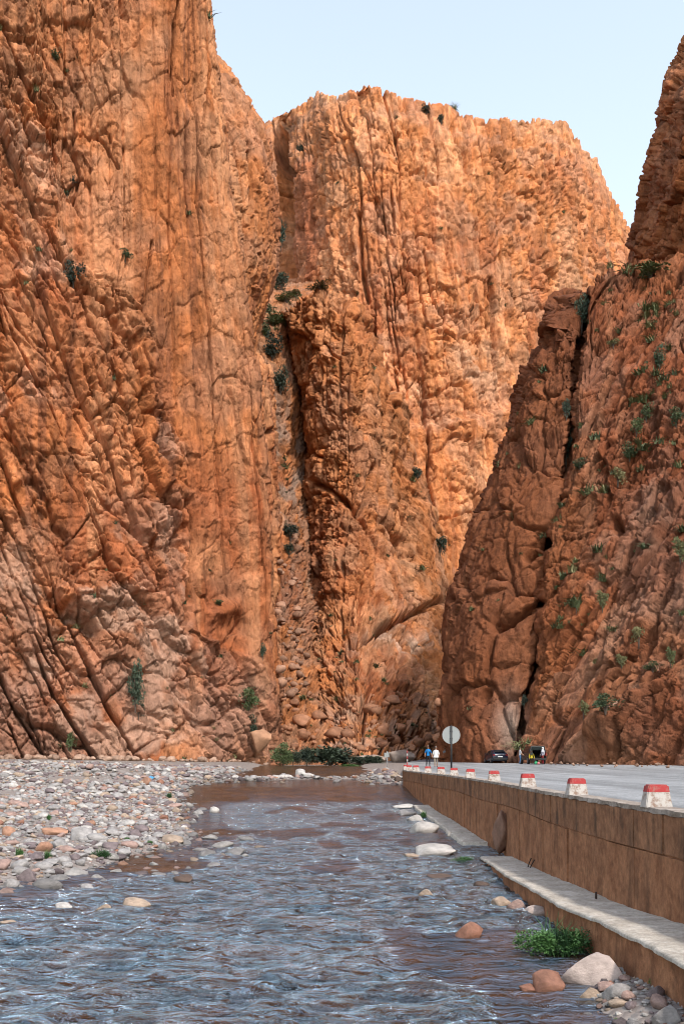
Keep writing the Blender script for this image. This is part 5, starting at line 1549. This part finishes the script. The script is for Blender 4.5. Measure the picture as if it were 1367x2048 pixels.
def bag(x, y, d, w, h, col, label):
    p = pt(x, y, d); p.z = CAMZ + z_road(d)
    bm = bmesh.new(); bmesh.ops.create_icosphere(bm, subdivisions=3, radius=0.5)
    for v in bm.verts:
        v.co.z = v.co.z * (1.0 if v.co.z < 0 else 1.15)
        v.co.x *= 1 + 0.12 * math.sin(v.co.z * 14 + v.co.y * 9); v.co.y *= 1 + 0.12 * math.sin(v.co.x * 13)
        v.co = Vector((v.co.x * w, v.co.y * w * 0.7, max(v.co.z + 0.42, 0) * h))
    r = empty('bag', p); tag(r, label, 'bag', 'bags beside the open car')
    mt = plain('bag_cloth', col, 0.6)
    bm_obj('sack', bm, mt, r, True)
    bm = bmesh.new(); tube(bm, [(-0.1 * w, 0, h * 0.98), (-0.06 * w, 0, h * 1.2), (0.06 * w, 0, h * 1.2), (0.1 * w, 0, h * 0.98)], 0.012, 6); bm_obj('handle', bm, mt, r, True)
bag(1071, 1528, 99.4, 0.38, 0.32, (0.02, 0.25, 0.10), 'bright green bag on the road behind the open car')
bag(1076, 1528, 99.2, 0.30, 0.26, (0.40, 0.12, 0.13), 'pink bag beside the green bag behind the open car')

# ------------------------------------------------------------------ people
def cloth(name, col): return plain(name, col, 0.85, 0, 0.2, 0.15, 12)
SKIN = plain('skin', (0.30, 0.15, 0.09), 0.6); HAIRD = plain('dark_hair', (0.012, 0.009, 0.007), 0.6); HAIRG = plain('grey_hair', (0.22, 0.2, 0.19), 0.7); SHOE = plain('dark_shoes', (0.02, 0.018, 0.016), 0.7)
EYE = plain('eye', (0.02, 0.02, 0.02), 0.3); LIP = plain('lip', (0.22, 0.08, 0.06), 0.6)
def person(x, y, d, height, face, top, legs, label, step=0.12, sleeve=1.18, hem=0.12, hair=HAIRD, arms=((0.05, -0.02), (0.05, -0.02)), scarf=None, loose=None, bag_=None, sit=False, foot_z=None):
    P3, R3, Ed = [], [], []
    def J(p, r, par=None):
        P3.append(p); R3.append(r); k = len(P3) - 1
        if par is not None: Ed.append((par, k))
        return k
    pel = J((0, 0, 0.95), 0.135)
    sp_ = J((0, 0.01, 1.13), 0.12, pel); ch = J((0, 0.0, 1.33), 0.145, sp_); nk = J((0, 0.01, 1.49), 0.055, ch)
    hb = J((0, 0.0, 1.555), 0.066, nk); hm = J((0, -0.008, 1.64), 0.088, hb); ht = J((0, 0.0, 1.715), 0.062, hm)
    J((0, -0.10, 1.625), 0.018, hm)                              # nose
    for s, (ax, ay), st in ((1, arms[0], step), (-1, arms[1], -step)):
        sh = J((s * 0.175, 0.01, 1.405), 0.062, ch)
        el = J((s * (0.235 + ax * 0.4), 0.03 + ay * 0.4, 1.15), 0.043, sh)
        wr_ = J((s * (0.245 + ax), -0.05 + ay * 1.6, 0.93 + abs(ay) * 0.6), 0.03, el)
        pm = J((s * (0.25 + ax), -0.07 + ay * 1.9, 0.865 + abs(ay) * 0.75), 0.034, wr_)
        bx0, by0, bz0 = P3[pm]
        for k in range(4):
            f1_ = J((bx0 + s * 0.005, by0 - 0.03 + 0.02 * k, bz0 - 0.05), 0.0095, pm); J((bx0 - s * 0.012, by0 - 0.032 + 0.019 * k, bz0 - 0.075 - 0.012 * (k in (1, 2))), 0.008, f1_)
        t1 = J((bx0 - s * 0.02, by0 - 0.045, bz0 - 0.015), 0.0105, pm); J((bx0 - s * 0.025, by0 - 0.06, bz0 - 0.045), 0.009, t1)
        hp_ = J((s * 0.095, 0, 0.90), 0.098, pel)
        if sit:
            kn = J((s * 0.12, -0.42, 0.84), 0.065, hp_); an = J((s * 0.12, -0.46, 0.42), 0.042, kn); J((s * 0.125, -0.60, 0.36), 0.036, an)
        else:
            kn = J((s * 0.10, -0.03 - st * 0.7, 0.50), 0.062, hp_); an = J((s * 0.10, 0.05 - st * 1.1, 0.095), 0.042, kn); J((s * 0.115, -0.10 - st * 1.1, 0.036), 0.036, an)
    me = bpy.data.meshes.new('body'); me.from_pydata(P3, Ed, []); me.update()
    o = bpy.data.objects.new('body', me); COL.objects.link(o)
    m = o.modifiers.new('s', 'SKIN'); m.use_smooth_shade = True; m.branch_smoothing = 0.6
    for k, v in enumerate(me.skin_vertices[0].data):
        v.radius = (R3[k], R3[k]); v.use_root = (k == 0)
        if k in (pel, sp_, ch): v.radius = (R3[k] * 1.12, R3[k] * 0.82)
    o.modifiers.new('u', 'SUBSURF').levels = 1
    dg = bpy.context.evaluated_depsgraph_get()
    me2 = bpy.data.meshes.new_from_object(o.evaluated_get(dg)); me2.name = 'body'
    bpy.data.objects.remove(o)
    me2.materials.clear()
    for mt in (SKIN, top, legs, SHOE): me2.materials.append(mt)
    for f in me2.polygons:
        c = f.center; az = abs(c.x)
        arm = az > 0.19 and c.z > 0.6
        if c.z > 1.475: k = 0
        elif arm: k = 1 if c.z > sleeve else 0
        elif c.z > 0.93: k = 1
        elif c.z > hem + (0.3 if sit else 0): k = 2
        elif c.z > 0.10 and not sit: k = 0
        else: k = 3
        f.material_index = k; f.use_smooth = True
    p = pt(x, y, d); p.z = (CAMZ + z_road(d)) if foot_z is None else foot_z
    r = empty('person', p, face); r.scale = (height / 1.76,) * 3
    tag(r, label, 'person')
    link(bpy.data.objects.new('body', me2), r)
    bm = bmesh.new(); bmesh.ops.create_uvsphere(bm, u_segments=16, v_segments=10, radius=0.103, matrix=Matrix.Translation((0, 0.018, 1.672)) @ Matrix.Diagonal((0.93, 1.0, 1.0, 1)))
    bmesh.ops.delete(bm, geom=[v for v in bm.verts if v.co.z < 1.60 or (v.co.y < -0.045 and v.co.z < 1.705)], context='VERTS')
    bm_obj('hair', bm, hair, r, True)
    for s in (-1, 1):
        bm = bmesh.new(); bmesh.ops.create_uvsphere(bm, u_segments=8, v_segments=6, radius=0.012, matrix=Matrix.Translation((s * 0.034, -0.088, 1.652))); bm_obj('eye', bm, EYE, r, True)
        bm = bmesh.new(); bmesh.ops.create_uvsphere(bm, u_segments=8, v_segments=6, radius=0.02, matrix=Matrix.Translation((s * 0.09, 0.005, 1.635)) @ Matrix.Diagonal((0.5, 0.8, 1.5, 1))); bm_obj('ear', bm, SKIN, r, True)
    part_box('mouth', (0, -0.085, 1.583, 0.045, 0.01, 0.012), LIP, r, 0.003)
    if scarf:
        bm = bmesh.new(); rings = []
        for zz, rx, ry, oy in ((1.80, 0.02, 0.02, 0.01), (1.775, 0.075, 0.08, 0.01), (1.70, 0.115, 0.12, 0.012), (1.60, 0.115, 0.12, 0.02), (1.50, 0.13, 0.12, 0.02), (1.40, 0.20, 0.15, 0.02), (1.28, 0.215, 0.165, 0.02)):
            rings.append([bm.verts.new((math.cos(a) * rx, math.sin(a) * ry + oy, zz)) for a in [k * 2 * math.pi / 18 for k in range(18)]])
        for A, B in zip(rings[:-1], rings[1:]):
            for k in range(18):
                mid = sum((v.co for v in (A[k], A[(k + 1) % 18], B[k], B[(k + 1) % 18])), Vector()) / 4
                if mid.y < -0.06 and 1.57 < mid.z < 1.70: continue
                bm.faces.new((A[k], A[(k + 1) % 18], B[(k + 1) % 18], B[k]))
        bm_obj('head_scarf', bm, scarf, r, True)
    if loose:
        mt, z1, flare = loose
        bm = bmesh.new(); rings = []
        for zz, rx, ry in ((1.46, 0.10, 0.09), (1.42, 0.19, 0.13), (1.30, 0.20, 0.155), (1.10, 0.19, 0.15), (0.95, 0.20 + flare * 0.3, 0.16), (z1, 0.20 + flare, 0.17 + flare)):
            rings.append([bm.verts.new((math.cos(a) * rx * (1 + 0.04 * math.sin(5 * a)), math.sin(a) * ry * (1 + 0.04 * math.cos(4 * a)), zz)) for a in [k * 2 * math.pi / 24 for k in range(24)]])
        for A, B in zip(rings[:-1], rings[1:]):
            for k in range(24): bm.faces.new((A[k], A[(k + 1) % 24], B[(k + 1) % 24], B[k]))
        bm_obj('loose_shirt', bm, mt, r, True)
    if bag_:
        bm = bmesh.new(); tube(bm, [(-0.15, -0.10, 1.44), (0.0, -0.16, 1.28), (0.16, -0.13, 1.08)], 0.02, 6); bm_obj('bag_strap', bm, bag_, r, True)
    return r
person(855.5, 1533, 86.5, 1.82, 0.1, cloth('blue_shirt', (0.012, 0.16, 0.42)), cloth('dark_trousers', (0.014, 0.014, 0.018)), 'walking man in a bright blue shirt and dark trousers', 0.14, 1.16, 0.10, HAIRG, bag_=BLKP)
person(871, 1535, 84.5, 1.76, -0.05, cloth('white_shirt', (0.55, 0.54, 0.52)), cloth('khaki_trousers', (0.26, 0.21, 0.16)), 'walking person in a loose white shirt and khaki trousers, beside the man in blue', -0.12, 1.10, 0.30, HAIRG, loose=(cloth('loose_white', (0.55, 0.54, 0.52)), 0.84, 0.05))
person(889, 1526, 122.0, 1.68, 0.2, cloth('grey_shirt', (0.16, 0.16, 0.17)), cloth('dark_jeans', (0.03, 0.032, 0.04)), 'distant person in grey just left of the sign pole', 0.06)
person(1039, 1528, 100.5, 1.74, math.pi * 0.55, cloth('pale_top', (0.50, 0.49, 0.50)), cloth('blue_jeans', (0.05, 0.11, 0.22)), 'person in a white top and blue jeans left of the open car', 0.05, 1.14, 0.10, arms=((0.02, -0.16), (0.02, -0.12)))
person(1084, 1528, 100.0, 1.70, -math.pi * 0.35, cloth('lilac_top', (0.42, 0.39, 0.46)), cloth('red_trousers', (0.26, 0.025, 0.03)), 'person with white head scarf and red trousers right of the open car', 0.04, 0.96, 0.10, scarf=cloth('white_scarf', (0.55, 0.53, 0.55)))
person(1062, 1526, 99.4, 1.66, 0.1, cloth('yellow_top', (0.42, 0.33, 0.03)), cloth('black_skirt', (0.012, 0.012, 0.014)), 'person in yellow sitting at the open back of the car', 0, 0.96, 0.10, sit=True, foot_z=CAMZ + z_road(100) - 0.26, scarf=cloth('dark_scarf', (0.03, 0.035, 0.03)))

# a scrap of blue plastic on the bank
p = pt(303, 1558, dist_at(303, 1558)); p.z = ground_at(p.x, p.y) + 0.12
bm = bmesh.new(); bmesh.ops.create_grid(bm, x_segments=8, y_segments=6, size=0.22)
for v in bm.verts: v.co.z = 0.08 * math.sin(v.co.x * 17) * math.cos(v.co.y * 15) + 0.25 * v.co.y
o = bm_obj('plastic_scrap', bm, plain('blue_plastic', (0.05, 0.24, 0.48), 0.4), None, True); o.location = p
tag(o, 'scrap of bright blue plastic behind the orange tan boulder on the bank', 'litter')
